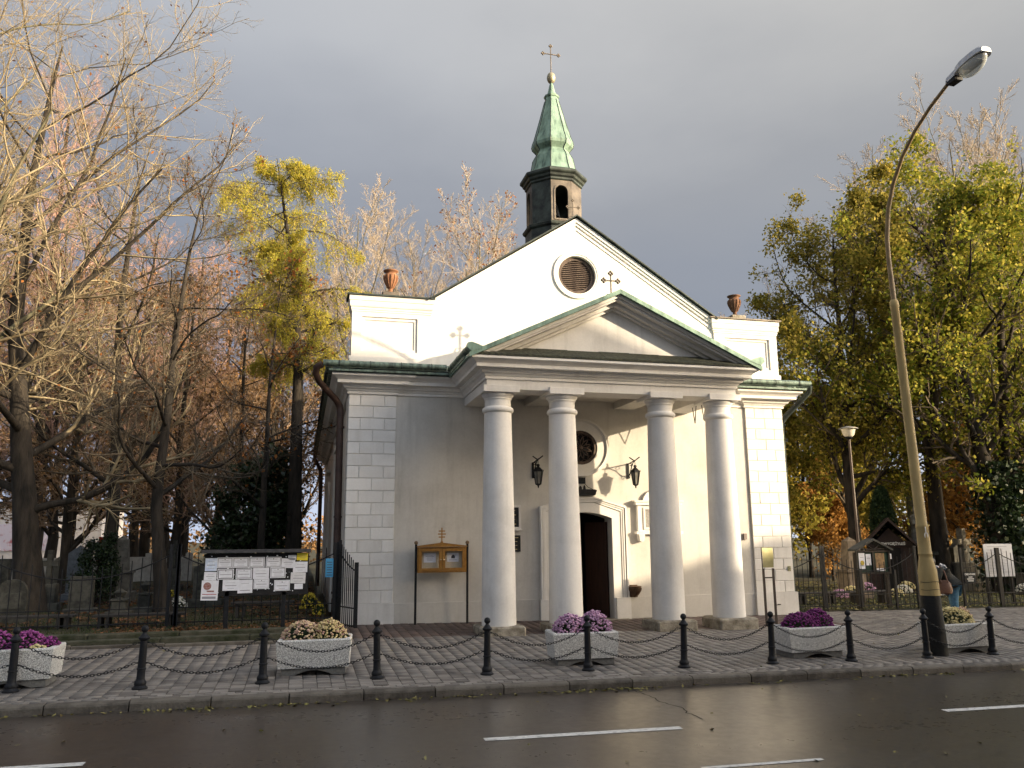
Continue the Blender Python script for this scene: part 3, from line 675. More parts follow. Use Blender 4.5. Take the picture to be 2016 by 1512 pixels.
octa([(.77, 11.98), (.80, 12.01), (.80, 12.06), (.85, 12.10), (.87, 12.16), (.92, 12.20), (.935, 12.23), (.935, 12.29), (.72, 12.42)], COPDK, 'drum_cornice', tur)
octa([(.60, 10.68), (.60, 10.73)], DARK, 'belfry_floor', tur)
MB().lathe([(.05, 11.55), (.10, 11.53), (.13, 11.4), (.17, 11.2), (.20, 11.12)], 16, (T[0], T[1], 0)).build('bell', BRONZE, tur, smooth='auto')
SP = [(.72, 12.38), (.66, 12.50), (.615, 12.66), (.585, 12.82), (.565, 12.95), (.51, 13.06), (.465, 13.14), (.46, 13.17), (.505, 13.23), (.57, 13.31), (.59, 13.40), (.565, 13.52), (.515, 13.66), (.36, 14.25), (.20, 14.90), (.185, 15.0)]
octa(SP, COPPER2, 'spire', tur)
for k in range(8):
    a = PI/8 + k*PI/4
    g = 1/math.cos(PI/8); MB().tube([(T[0]+r*g*math.cos(a), T[1]+r*g*math.sin(a), z) for r, z in SP[:-1]], .014, 5).build('spire_seam', COPDK, tur)
octa([(.17, 14.98), (.21, 15.0), (.225, 15.05), (.15, 15.09), (.12, 15.15), (.03, 15.55)], COPPER2, 'spire_neck', tur)
MB().ball((T[0], T[1], 15.69), .135, 16, 10, 1.4).build('orb', mat('gilded orb', (.28, .25, .17), (.36, .33, .24), 5, .5, 0, 30, .5), tur, smooth=True)
cross(T[0], T[1], 15.8, 1.02, .29, .018, IRONM, tur, 'spire_cross', zc=16.5, feet=False)

# ---- door, its surround and the vestibule, its shade put into near black walls
zd = gz(0, 0)-.02
o_in = arch_pts(.76, zd, 2.27, 2.42, 12)
def surround(hw, zs, ztop): return [(-hw, zd), (hw, zd), (hw, zs), (.62*hw/1.15, zs+(ztop-zs)*.62), (.3, ztop-.005), (0, ztop), (-.3, ztop-.005), (-.62*hw/1.15, zs+(ztop-zs)*.62), (-hw, zs)]
sr = MB().prism([(-1.0, zd), (-.76, zd)] + o_in[:1:-1] + [(.76, zd), (1.0, zd)] + surround(1.0, 2.42, 2.66)[2:], [], -.02, .058)
# the surround is open at the foot: jambs and arched head as one frame
sur = sr.build('door_surround', WHITE, CH)
for hw, zs, zt, y in ((1.15, 2.56, 2.80, -.075), (1.09, 2.52, 2.755, -.055), (1.045, 2.48, 2.715, -.04)):
    inner = surround(hw-.045, zs-.035, zt-.04)
    MB().prism([(-hw, zd+.001)] + [(-hw+.045, zd+.001)] + inner[:1:-1] + [(hw-.045, zd+.001), (hw, zd+.001)] + surround(hw, zs, zt)[2:], [], y, .055).build('architrave_band', WHITE, sur)
for s in (-1, 1):
    a, b = sorted((s*.80, s*1.18)); MB().box(a, b, -.09, .05, zd, Z0-.02).build('surround_plinth', WHITE, sur)
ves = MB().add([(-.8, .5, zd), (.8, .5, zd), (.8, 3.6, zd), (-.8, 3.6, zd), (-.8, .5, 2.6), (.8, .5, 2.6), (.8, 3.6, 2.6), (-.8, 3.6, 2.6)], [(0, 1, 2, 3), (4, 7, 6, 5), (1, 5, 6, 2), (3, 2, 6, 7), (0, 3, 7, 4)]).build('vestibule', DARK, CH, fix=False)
for s in (-1, 1):
    L = empty('door_leaf', (s*.75, .30, zd), 0); L.parent = CH; L.location = Vector((s*.75, .30, zd)) - WL['church']; WL[L.name] = Vector((0, 0, 0))
    mb = MB().box(0, .74, 0, .055, .01, 2.40); lf = mb.build('leaf', DOORM, L); 
    for z0, z1 in ((.15, .75), (.85, 1.5), (1.6, 2.25)):
        MB().box(.1, .64, -.015, 0, z0, z1).build('door_panel', DOORM, L)
    MB().ball((.66, -.04, 1.05), .03, 8, 6).build('door_knob', BRASS, L)
    L.rotation_euler = (0, 0, math.radians(62) if s < 0 else math.radians(118))
MB().box(-1.1, 1.1, -.35, .3, zd-.2, zd+.015).build('threshold', SAND, CH)

# ---- rose window
rose = ring_xz(MB(), 0, 4.07, .745, .685, -.03, .07).build('rose_surround', WHITE, CH)
ring_xz(MB(), 0, 4.07, .69, .44, .02, .07).build('rose_disc', WHITE, rose)
ring_xz(MB(), 0, 4.07, .70, .66, .0, .07).build('rose_fillet', WHITE, rose)
tr = ring_xz(MB(), 0, 4.07, .435, .365, .045, .16).build('rose_tracery', BROWN, CH)
MB().prism(circ(0, 4.07, .43, 32), [], .18, .19).build('rose_glass', GLASSD, tr)
MB().lathe([(.055, 0), (.06, .05), (.03, .07)], 12).xform(Matrix.Translation((0, .13, 4.07)) @ Matrix.Rotation(PI/2, 4, 'X')).build('rose_hub', BROWN, tr)
for k in range(12):
    a = 2*PI*k/12; ca, sa = math.cos(a), math.sin(a); mb = MB()
    q = lambda r, t: (r*math.cos(a+t), .10, 4.07+r*math.sin(a+t))
    mb.bar(q(.05, 0), q(.17, 0), .012, 6).tube([q(.17, 0), q(.24, -.16), q(.31, -.26), q(.37, 0)], .014, 5).tube([q(.17, 0), q(.24, .16), q(.31, .26), q(.37, 0)], .014, 5)
    mb.ball((q(.17, 0)[0], .095, q(.17, 0)[2]), .024, 6, 4); mb.build('rose_petal', BROWN, tr)

# ---- things fixed to the front wall
def lantern(x, z, label):
    e = empty('wall_lantern', (x, .05, z-.5), label=label, cat='lantern', group='iron wall lanterns beside the church door')
    y = -.42
    mb = MB().box(x-.025, x+.025, .03, .06, z-.28, z+.12)
    mb.tube([(x, .04, z-.22), (x, -.08, z-.16), (x, -.2, z+.02), (x, -.32, z+.12), (x, y, z+.14)], .014, 6).bar((x, .04, z+.10), (x, y-.06, z+.16), .016, 6)
    mb.tube([(x, -.1, z+.06), (x, -.17, z+.03), (x, -.2, z+.08), (x, -.16, z+.12), (x, -.12, z+.09)], .010, 5).tube([(x, .02, z-.2), (x, -.06, z-.26), (x, -.09, z-.2), (x, -.05, z-.17)], .010, 5)
    mb.bar((x-.10, -.30, z+.24), (x+.02, -.36, z+.14), .016, 5).bar((x+.12, -.46, z+.24), (x, -.40, z+.14), .016, 5)
    mb.build('bracket', IRON, e, smooth='auto')
    mb = MB().bar((x, y, z+.14), (x, y, z+.03), .008, 5)
    mb.lathe([(.012, 0), (.04, -.01), (.045, -.05), (.03, -.07), (.07, -.10), (.125, -.16), (.135, -.19), (.12, -.195)][::-1], 6, (x, y, z+.04))
    for k in range(6):
        a = k*PI/3; mb.bar((x+.12*math.cos(a), y+.12*math.sin(a), z-.155), (x+.07*math.cos(a), y+.07*math.sin(a), z-.46), .010, 4)
        mb.bar((x+.125*math.cos(a), y+.125*math.sin(a), z-.15), (x+.148*math.cos(a), y+.148*math.sin(a), z-.10), .012, 4, .004)
    mb.lathe([(.004, -.56), (.02, -.53), (.02, -.50), (.075, -.47), (.075, -.45)], 6, (x, y, z)); mb.build('frame', IRON, e)
    MB().lathe([(.062, -.45), (.108, -.16)], 6, (x, y, z)).build('panes', mat('lantern panes', (.13, .125, .11), (.24, .23, .20), 3, .15), e)
lantern(-1.30, 3.55, 'black iron lantern on the shaded wall left of the door'); lantern(1.28, 3.56, 'black iron lantern throwing a shadow on the sunlit wall')
def plaque(x0, x1, z0, z1, m, framed, label, lines=4):
    e = empty('plaque', ((x0+x1)/2, .05, z0), label=label, cat='plaque', group='plaques on the church wall')
    if framed:
        q = .055; MB().prism([(x0-q, z0-q), (x1+q, z0-q), (x1+q, z1+q), (x0-q, z1+q)], [[(x0, z0), (x1, z0), (x1, z1), (x0, z1)]], .0, .06).build('frame', WHITE, e)
        MB().box(x0-q-.02, x1+q+.02, -.02, .06, z0-q-.03, z0-q-.002).build('sill', WHITE, e)
    MB().box(x0+.001, x1-.001, .02, .06, z0+.001, z1-.001).build('plate', m, e)
    mb = MB()
    for k in range(lines):
        z = z0+(z1-z0)*(.15+.7*k/max(1, lines-1)); w = (x1-x0)*rnd.uniform(.25, .4); c = (x0+x1)/2
        mb.box(c-w, c+w, .016, .0195, z-.008, z+.008)
    mb.build('print', mat('gilt letters', (.40, .33, .18)), e)
BLKST = mat('polished black stone', (.012, .013, .014), (.03, .032, .034), 6, .2, spec=.5)
plaque(-2.1, -1.69, 2.06, 2.54, BLKST, True, 'white framed black stone plaque behind the leftmost column')
plaque(-2.15, -1.65, 1.46, 1.86, BLKST, False, 'plain black plaque below the white framed one')
e = empty('memorial_tablet', (2.05, .05, 1.7), label='white memorial tablet with arched top and grey inscription plate right of the door', cat='plaque', group='plaques on the church wall')
MB().prism([(1.5, 1.92), (2.6, 1.92), (2.6, 2.66)] + [(2.05+.42*math.cos(t), 2.66+.36*math.sin(t)) for t in np.linspace(0, PI, 14)] + [(1.5, 2.66)], [], -.03, .06).build('slab', WHITE, e)
MB().box(1.40, 2.70, -.10, .06, 2.60, 2.67).build('ledge', WHITE, e); MB().box(1.36, 2.74, -.12, .06, 2.672, 2.72).build('ledge', WHITE, e)
MB().box(1.40, 2.70, -.09, .06, 1.86, 1.93).build('ledge', WHITE, e)
ring_xz(MB(), 2.05, 2.84, .13, .09, -.06, -.028, 20).build('medallion', WHITE, e)
for x in (1.54, 2.56): MB().prism([(x-.08, 1.86), (x-.06, 1.70), (x, 1.66), (x+.06, 1.70), (x+.08, 1.86)], [], -.10, .06).build('console', WHITE, e)
MB().box(1.46, 1.56, -.06, .06, 1.932, 2.598).build('side_strip', WHITE, e); MB().box(2.54, 2.64, -.06, .06, 1.932, 2.598).build('side_strip', WHITE, e)
MB().prism([(1.62, 1.98), (2.48, 1.98), (2.48, 2.54), (1.62, 2.54)], [[(1.67, 2.03), (2.43, 2.03), (2.43, 2.49), (1.67, 2.49)]], -.06, -.03).build('plate_frame', WHITE, e)
MB().box(1.67, 2.43, -.04, -.02, 2.03, 2.49).build('plate', mat('grey granite plate', (.18, .175, .16), (.30, .29, .27), 20, .4), e)
mb = MB()
for k in range(5): mb.box(1.78+.02*k, 2.32-.02*k, -.043, -.0405, 2.43-k*.08, 2.455-k*.08)
mb.build('print', INKR, e)
e = empty('holy_water_stoup', (1.30, 0, .3), label='fluted bronze stoup on the wall right of the door', cat='stoup')
mb = MB().lathe([(.02, .30), (.05, .33), (.10, .38), (.155, .47), (.17, .53), (.18, .57), (.16, .575), (.14, .53), (.05, .46)], 20, (1.30, -.05, 0)); mb.build('bowl', mat('dark bronze', (.09, .05, .03), (.16, .10, .065), 10, .5, .2, 40, .4), e, smooth='auto')
mb = MB()
for k in range(14):
    a = PI + PI*k/13; mb.tube([(1.30+r*math.cos(a), -.05+r*math.sin(a), z) for r, z in ((.05, .33), (.105, .38), (.16, .47), (.172, .53))], .014, 5)
mb.build('flutes', MATS['dark bronze'], e); MB().box(1.2, 1.4, .0, .06, .30, .60).build('back_plate', MATS['dark bronze'], e)
e = empty('door_relief', (0, 0, 2.82), label='small dark relief with inscription plate above the church door', cat='relief')
MB().prism([(-.28, 2.84), (.28, 2.84), (.33, 2.97), (.26, 2.99), (-.26, 2.99), (-.33, 2.97)], [], -.16, .06).build('shelf', IRON, e)
MB().box(-.09, .09, .03, .06, 3.14, 3.30).build('plate', BLKST, e); MB().tube([(.08, .02, 3.13), (.14, -.02, 3.05), (.25, -.05, 3.0)], .008, 5).build('cable', IRON, e)
mb = MB(); mb.lathe([(.05, 2.99), (.04, 3.05), (.015, 3.08)], 8, (-.08, -.05, 0)).lathe([(.04, 2.99), (.03, 3.06), (.01, 3.1)], 8, (.03, -.05, 0)); mb.build('figure', IRON, e)
MB().cbox(4.50, 4.60, .0, .06, 1.70, 1.86, .008).build('junction_box', mat('old grey plastic', (.16, .13, .12), (.22, .18, .16), 8, .5), None, label='little brown grey box on the wall beside the right pilaster', cat='box')
e = MB().box(5.74, 5.83, -.014, -.003, .86, .99).build('number_plate', mat('faded yellow plate', (.36, .34, .18), (.13, .14, .08), 40, .5, lo=.45, hi=.55), None, label='small mottled yellow plate on the outer edge of right pilaster', cat='sign')
MB().cbox(5.33, 5.42, -.075, -.052, .0, .022, .004).build('wall_bracket', IRON, None, label='tiny dark iron bracket on the right pilaster plinth', cat='bracket')
# urns on the attic
def urn(x, label, m):
    z = 7.775; e = empty('urn', (x, .22, z), label=label, cat='urn', group='terracotta urns on the attic')
    MB().cbox(x-.22, x+.22, 0, .44, z, z+.13, .02).build('plinth', BRONZE if x < 0 else SAND, e)
    MB().lathe([(.13, .13), (.12, .16), (.06, .19), (.05, .25), (.075, .28), (.11, .36), (.155, .46), (.175, .55), (.165, .62), (.13, .66), (.14, .69), (.185, .72), (.19, .74), (.15, .735), (.11, .66)], 20, (x, .22, z)).build('body', m, e, smooth='auto')
    mb = MB()
    for k in range(12):
        a = 2*PI*k/12; mb.tube([(x+r*math.cos(a), .22+r*math.sin(a), z+h) for r, h in ((.08, .29), (.12, .37), (.163, .47), (.182, .55), (.17, .61))], .017, 5)
    mb.build('leaf_relief', m, e)
urn(-4.95, 'terracotta urn on the left attic block', TERRA); urn(4.78, 'dark weathered terracotta urn on the right attic block', mat('sooty terracotta', (.10, .05, .03), (.22, .115, .065), 7, .85, .5, 40))
# ------------------------------------------------------------------ bollards and chains
def ord_(i): return ['first', 'second', 'third', 'fourth', 'fifth', 'sixth', 'seventh', 'eighth', 'ninth', 'tenth', 'eleventh', 'twelfth', 'thirteenth'][i]
BP = [(-12.32, -6.62), (-10.66, -6.62), (-9.01, -6.75), (-7.37, -6.71), (-5.72, -6.69), (-4.03, -6.73), (-2.37, -6.74), (-.72, -6.80), (.92, -6.79), (2.43, -6.84), (4.00, -6.84), (5.50, -6.76), (7.1, -6.8)]
proto = empty('bollard', (0, 0, 0)); 
MB().lathe([(.105, -.03), (.105, .018), (.085, .03), (.075, .05), (.082, .065), (.078, .095), (.062, .115), (.056, .14), (.054, .255), (.064, .262), (.064, .278), (.054, .285), (.049, .66)], 16).build('post', IRON, proto, smooth='auto')
MB().lathe([(.05, .65), (.075, .668), (.078, .69), (.06, .705), (.04, .735), (.026, .752), (.026, .765)], 16).build('cap', IRON, proto, smooth='auto')
MB().ball((0, 0, .805), .051, 14, 9).build('ball', IRON, proto, smooth=True)
for z in (.62, .345): MB().tube([(-.075, 0, z), (.075, 0, z)], .012, 6).build('chain_eye', IRON, proto)
link = MB()
def one_link(mb, p, t, flip):
    t = Vector(t).normalized(); side = Vector((0, 1, 0)); up = t.cross(side).normalized(); a = up if flip else side; L, W, r = .033, .014, .0048
    pts = []
    for k in range(8):
        th = 2*PI*k/8; pts.append(Vector(p) + t*(L*math.cos(th)) + a*(W*math.sin(th)*1.15))
    pts.append(pts[0]); mb.tube(pts, r, 4, cap=False, ref=t.cross(a))
def chain_mesh(sag):
    mb = MB(); n = 34; S = 1.48
    P = []
    for i in range(n):
        u = (i+.5)/n; x = (u-.5)*S; P.append((x, 0, -sag*(1-(2*u-1)**2)))
    for i, p in enumerate(P):
        q = P[min(i+1, n-1)]; o = P[max(i-1, 0)]; one_link(mb, p, (q[0]-o[0], 0, q[2]-o[2]), i % 2)
    return mb.mesh('chain', IRON, smooth=True)
CM = [chain_mesh(.205), chain_mesh(.165)]
BN = ['at the far left behind the frame edge', 'in front of the leftmost planter', 'left of the pink and yellow planter', 'just left of the pale chrysanthemum planter', 'below the golden notice board', 'in front of the leftmost column', 'in front of the pink chrysanthemum planter', 'between the third and fourth columns', 'left of the purple planter before the right pilaster', 'at the right end of the purple planter', 'beside the foot of the street lamp', 'in front of the yellow chrysanthemum planter', 'beyond the right edge of the picture']
for i, (x, y) in enumerate(BP):
    o = proto if i == 0 else copy_tree(proto); o.location = (x, y, gz(x, y)); o.rotation_euler = (rnd.uniform(-.028, .028), rnd.uniform(-.028, .028), 0)
    tag(o, 'black iron bollard with ball top, ' + BN[i], 'bollard', 'bollards along the kerb')
    if i < len(BP)-1:
        x2, y2 = BP[i+1]; L = math.hypot(x2-x, y2-y)
        for k, h in enumerate((.62, .345)):
            c = bpy.data.objects.new('chain', CM[k]); COL.objects.link(c)
            mx, my = (x+x2)/2, (y+y2)/2; c.location = (mx, my, (gz(x, y)+gz(x2, y2))/2 + h); c.scale = ((L-.17)/1.48, 1, 1)
            c.rotation_euler = (0, -math.atan2(gz(x2, y2)-gz(x, y), L), math.atan2(y2-y, x2-x))
            tag(c, ('upper' if k == 0 else 'lower') + ' iron chain hanging between the %s and %s bollards from the left' % (ord_(i), ord_(i+1)), 'chain', 'chains between the bollards')

# ------------------------------------------------------------------ planters and chrysanthemums
pl = empty('planter', (0, 0, 0))
def planter_body():
    mb = MB(); w, d, h0, h1 = .56, .36, .11, .525
    o = [(-w+.03, -d+.03, h0), (w-.03, -d+.03, h0), (w-.03, d-.03, h0), (-w+.03, d-.03, h0), (-w, -d, h1-.02), (w, -d, h1-.02), (w, d, h1-.02), (-w, d, h1-.02), (-w+.015, -d+.015, h1), (w-.015, -d+.015, h1), (w-.015, d-.015, h1), (-w+.015, d-.015, h1)]
    t = .075; i = [(-w+t, -d+t, h1), (w-t, -d+t, h1), (w-t, d-t, h1), (-w+t, d-t, h1), (-w+t, -d+t, h1-.12), (w-t, -d+t, h1-.12), (w-t, d-t, h1-.12), (-w+t, d-t, h1-.12)]
    fs = [(3, 2, 1, 0)]
    for k in (0, 4):
        for q in range(4): r = (q+1) % 4; fs.append((k+q, k+r, k+4+r, k+4+q))
    for q in range(4): r = (q+1) % 4; fs.append((8+q, 8+r, 12+r, 12+q)); fs.append((12+q, 12+r, 16+r, 16+q))
    mb.add(o+i, fs); return mb
planter_body().build('trough', GRAN, pl)
arch = [(-.48, 0), (-.30, 0)] + [(-.30+.60*t, .075*math.sin(PI*t)) for t in np.linspace(.08, .92, 9)] + [(.30, 0), (.48, 0), (.48, .108), (-.48, .108)]
MB().prism(arch, [], -.30, .30).build('foot', GRAND, pl)
MB().box(-.485, .485, -.285, .285, .40, .47).build('soil', mat('potting soil', (.012, .010, .008), (.03, .024, .018), 20, .95), pl)
PLN = [(-10.78, -6.12, .02, 'left end of the kerb, holding magenta flowers'), (-6.62, -5.95, -.10, 'holding the pink and yellow flowers by the gate'), (-2.22, -6.02, -.10, 'before the door, holding pink flowers'), (2.06, -6.16, -.05, 'holding purple flowers before the right pilaster'), (5.22, -6.24, -.03, 'holding yellow flowers behind the street lamp')]
for i, (x, y, r, l) in enumerate(PLN):
    o = pl if i == 0 else copy_tree(pl); o.location = (x, y, gz(x, y)); o.rotation_euler = (0, -.0107, r)
    tag(o, 'grey washed concrete planter ' + l, 'planter', 'concrete planters along the kerb')
icoV = []
def ico():
    bm = bmesh.new(); bmesh.ops.create_icosphere(bm, subdivisions=1, radius=1); V = np.array([v.co[:] for v in bm.verts]); F = np.array([[v.index for v in f.verts] for f in bm.faces]); bm.free(); return V, F
IV, IF = ico()
LEAFG = mat('chrysanthemum leaves', (.012, .030, .008), (.05, .085, .02), 30, .7, attr='rnd', transl=.2)
def mum(x, y, z, rx, ry, h, m, n, label, seed, group='chrysanthemums in the planters', r0=.020):
    r = np.random.default_rng(seed); e = empty('chrysanthemum', (x, y, z), label=label, cat='flowers', group=group)
    th = r.random(n)*2*PI; u = r.random(n)**.75*1.12; ph = np.minimum(u, 1.12)*PI/2
    k = 1 + r.normal(0, .045, n); lump = 1+.07*np.sin(th*3+seed)+.05*np.sin(th*5+ph*4)
    P = np.stack([rx*np.sin(ph)*np.cos(th)*k*lump, ry*np.sin(ph)*np.sin(th)*k*lump, h*np.cos(ph)*k+.02], 1); P = P[P[:, 2] > -.03]; n = len(P)
    s = r0*r.uniform(.75, 1.25, n)
    jit = 1 + r.normal(0, .10, (n, len(IV), 1)); V = (P[:, None, :] + IV[None]*s[:, None, None]*jit*np.array([1, 1, .8])).reshape(-1, 3)
    F = (IF[None] + (np.arange(n)*len(IV))[:, None, None]).reshape(-1, 3)
    o = link_mesh('flowers', fast_mesh('flowers', V, F, m, attr=np.repeat(r.random(n), len(IF))), e); tag(o, kind='stuff')
    q = 700; th = r.random(q)*2*PI; ph = r.random(q)**.6*PI/2*1.15; rad = r.uniform(.72, 1.0, q)
    C = np.stack([rx*np.sin(ph)*np.cos(th)*rad, ry*np.sin(ph)*np.sin(th)*rad, h*np.cos(ph)*rad+.02], 1)
    o = link_mesh('foliage', leaf_mesh('foliage', C, r, .035, .018, LEAFG), e); tag(o, kind='stuff')
    mb = MB().lathe([(.55, -.02), (.8, .25), (.72, .55), (.45, .78), (.02, .85)], 14); mb.v = [(a*rx, b*ry, c*h) for a, b, c in mb.v]
    mb.mesh('heart', LEAFG); oo = bpy.data.objects.new('heart', mb.mesh('heart', mat('dark plant heart', (.010, .018, .007), (.02, .032, .012), 20, .9))); COL.objects.link(oo); oo.parent = e
    return e
def leaf_mesh(name, C, r, L, W, m, flat=0, droop=0):
    """one folded quad per leaf"""
    n = len(C); d = r.normal(size=(n, 3)); d[:, 2] = d[:, 2]*(1-flat) - droop; d /= np.linalg.norm(d, axis=1)[:, None]
    u = r.normal(size=(n, 3)); 
    if flat: u[:, 2] *= (1-flat)
    u -= d*np.sum(u*d, 1)[:, None]; u /= np.linalg.norm(u, axis=1)[:, None]
    s = r.uniform(.6, 1.25, n)[:, None]
    V = np.stack([C-d*L*s*.5, C+u*W*s*.5, C+d*L*s*.5, C-u*W*s*.5], 1)
    nrm = np.cross(d, u); V[:, 2] += nrm*L*s*.15; V = V.reshape(-1, 3)
    return fast_mesh(name, V, np.arange(4*n).reshape(-1, 4), m, attr=r.random(n))
MAG = mat('magenta florets', (.13, .012, .10), (.42, .10, .34), 30, .7, attr='rnd')
PUR = mat('purple florets', (.09, .008, .075), (.30, .045, .24), 30, .7, attr='rnd')
PNK = mat('pink florets', (.38, .19, .33), (.72, .46, .63), 30, .7, attr='rnd')
YEL = mat('pale yellow florets', (.52, .42, .17), (.80, .70, .38), 30, .7, attr='rnd')
PEA = mat('pink and yellow florets', (.58, .34, .28), (.70, .58, .28), 30, .7, attr='rnd', stops=[(.5, (.66, .47, .33))])
def on_pl(i, dx, dy): x, y, r, l = PLN[i]; c, s = math.cos(r), math.sin(r); return x+dx*c-dy*s, y+dx*s+dy*c, gz(x, y)+.47
mum(*on_pl(0, -.33, 0), .30, .28, .26, MAG, 520, 'large magenta chrysanthemum at the left edge', 1)
mum(*on_pl(0, .14, -.02), .24, .25, .24, MAG, 460, 'magenta chrysanthemum right of the first bollard', 2)
mum(*on_pl(0, .42, .04), .12, .14, .15, PUR, 130, 'small straggling purple flowers at the planter end', 3)
mum(*on_pl(0, .33, -.22), .10, .07, .07, YEL, 40, 'little cream ornamental cabbage on the planter rim', 4, r0=.024)
mum(*on_pl(1, -.20, 0), .29, .27, .27, PEA, 560, 'pinker of the two chrysanthemums in the planter by the gate', 5)
mum(*on_pl(1, .20, 0), .28, .27, .28, mat('yellow pink florets', (.66, .53, .24), (.60, .34, .26), 30, .7, attr='rnd', stops=[(.6, (.70, .57, .28))]), 560, 'yellower of the two chrysanthemums in the planter by the gate', 6)
mum(*on_pl(1, .44, -.12), .10, .10, .09, PEA, 40, 'small pink plant in the corner of the planter by the gate', 7)
mum(*on_pl(2, -.20, .0), .29, .27, .29, PNK, 620, 'left pink chrysanthemum in the planter before the door', 8)
mum(*on_pl(2, .22, .02), .29, .27, .33, PNK, 620, 'taller right pink chrysanthemum in the planter before the door', 9)
mum(*on_pl(3, -.15, -.02), .34, .28, .25, PUR, 620, 'left deep purple chrysanthemum before the right pilaster', 10)
mum(*on_pl(3, .22, .03), .27, .27, .30, PUR, 520, 'right deep purple chrysanthemum before the right pilaster', 11)
mum(*on_pl(4, -.05, .0), .40, .28, .28, YEL, 700, 'big pale yellow chrysanthemum beside the street lamp', 12)
mum(*on_pl(4, .24, .08), .20, .2, .27, PEA, 240, 'pinkish chrysanthemum behind the pale yellow one', 13)

# ------------------------------------------------------------------ golden notice case
def sheet_paper(x0, x1, z0, z1, y, m, label, border=None, lines=5, group='papers in the notice case', tilt=0, head=INK):
    e = empty('notice_sheet', ((x0+x1)/2, y, z0), label=label, cat='notice', group=group); n0 = WL[e.name]
    MB().box(x0, x1, y-.002, y, z0, z1).build('paper', m, e)
    w, h = x1-x0, z1-z0; yy = y-.0035
    mb = MB()
    if border:
        q = border; a, b, c, d = x0+w*.05, x1-w*.05, z0+h*.07, z1-h*.07
        mb.prism([(a, c), (b, c), (b, d), (a, d)], [[(a+q, c+q), (b-q, c+q), (b-q, d-q), (a+q, d-q)]], yy, yy+.0012)
        if lines: mb.box((a+b)/2-w*.03, (a+b)/2+w*.03, yy, yy+.001, d-h*.16, d-h*.09)
    if mb.v: mb.build('frame_print', head, e)
    mb = MB()
    for k in range(lines):
        z = z1-h*(.28+.52*k/max(1, lines-1)); ww = w*(.34 if k == 1 else rnd.uniform(.18, .30)); c = (x0+x1)/2
        mb.box(c-ww, c+ww, yy, yy+.001, z-h*(.028 if k == 1 else .012), z+h*(.028 if k == 1 else .012))
    if mb.v: mb.build('text_print', INKG, e)
    if tilt:
        e.rotation_euler = (0, tilt, 0)
    return e
e = empty('notice_case', (-3.66, -.2, gz(-3.66, -.2)), label='golden brown two door notice case on black posts against the church wall', cat='notice board')
for x in (-4.275, -3.045):
    p = MB().bar((x, -.26, gz(x, -.26)-.05), (x, -.26, 1.66), .028, 10).build('post', IRON, e, smooth='auto'); MB().ball((x, -.26, 1.70), .047, 12, 8).build('ball', mat('dull bronze', (.17, .11, .06), (.24, .16, .09), 8, .5, 0, 30, .3), p, smooth=True)
MB().box(-4.225, -3.095, -.17, -.14, 1.03, 1.58).build('back', LINEN, e)
MB().prism([(-4.245, 1.01), (-3.075, 1.01), (-3.075, 1.595), (-4.245, 1.595)], [[(-4.215, 1.04), (-3.105, 1.04), (-3.105, 1.565), (-4.215, 1.565)]], -.30, -.14).build('case_frame', GOLD, e)
MB().prism([(-4.26, 1.60), (-3.06, 1.60), (-3.06, 1.625), (-3.66, 1.70), (-4.26, 1.625)], [], -.34, -.12).build('case_roof', GOLD, e)
for x0, x1 in ((-4.212, -3.664), (-3.656, -3.108)):
    d = MB().prism([(x0, 1.043), (x1, 1.043), (x1, 1.562), (x0, 1.562)], [[(x0+.07, 1.113), (x1-.07, 1.113), (x1-.07, 1.50), (x0+.07, 1.50)]], -.315, -.27).build('door', GOLD, e)
    kx = x1-.035 if x0 < -4 else x0+.035; MB().ball((kx, -.325, 1.30), .016, 8, 6).build('lock', mat('bright lock', (.75, .68, .5), None, 4, .2, metal=.8), d)
mb = MB().box(-3.673, -3.647, -.25, -.224, 1.70, 2.05)
for z, w in ((1.83, .075), (1.90, .095), (1.97, .075)): mb.box(-3.66-w, -3.66+w, -.252, -.222, z-.014, z+.014)
mb.ball((-3.66, -.237, 1.705), .035, 8, 6); mb.build('triple_cross', GOLD, e)
s = sheet_paper(-4.08, -3.79, 1.24, 1.46, -.175, PAPER, 'white text notice behind the left door of the golden case', None, 7)
s = sheet_paper(-3.52, -3.24, 1.25, 1.46, -.175, PAPER, 'white notice with a church drawing behind the right case door', None, 2)
MB().prism([(-3.42, 1.33), (-3.33, 1.33), (-3.33, 1.38), (-3.35, 1.40), (-3.375, 1.42), (-3.40, 1.40), (-3.42, 1.38)], [], -.1795, -.178).build('drawing', INK, s)

# ------------------------------------------------------------------ black notice board on the left
NY = -1.98
e = empty('notice_board', (-7.74, NY, -.16), label='black board covered in death notices before the left railing', cat='notice board')
for x in (-8.30, -7.20): MB().box(x-.04, x+.04, NY-.03, NY+.03, gz(x, NY)-.1, .8).build('leg', IRON, e)
MB().box(-8.76, -6.74, NY-.03, NY+.03, .70, 1.53).build('panel', BOARD, e)
rf = MB().box(-8.82, -6.70, NY-.16, NY+.12, 1.545, 1.61); rf.build('rain_cap', mat('board cap', (.035, .035, .038), (.055, .055, .06), 8, .6), e)
mb = MB(); r = np.random.default_rng(5)
for k in range(150):
    x, z = r.uniform(-8.72, -6.78), r.uniform(.76, 1.48); s = r.uniform(.004, .017); mb.box(x-s, x+s*r.uniform(.3, 1.2), NY-.0325, NY-.031, z-s*.6, z+s*.8)
o = mb.build('paper_scraps', PAPER, e); tag(o, kind='stuff')
GN = 'notices pinned to the black board'
X = lambda p: -8.80 + (p-60)/(1905-60)*2.06            # board coordinate along the panel
Zr = [1.405, 1.11, .83]
yy = NY-.034
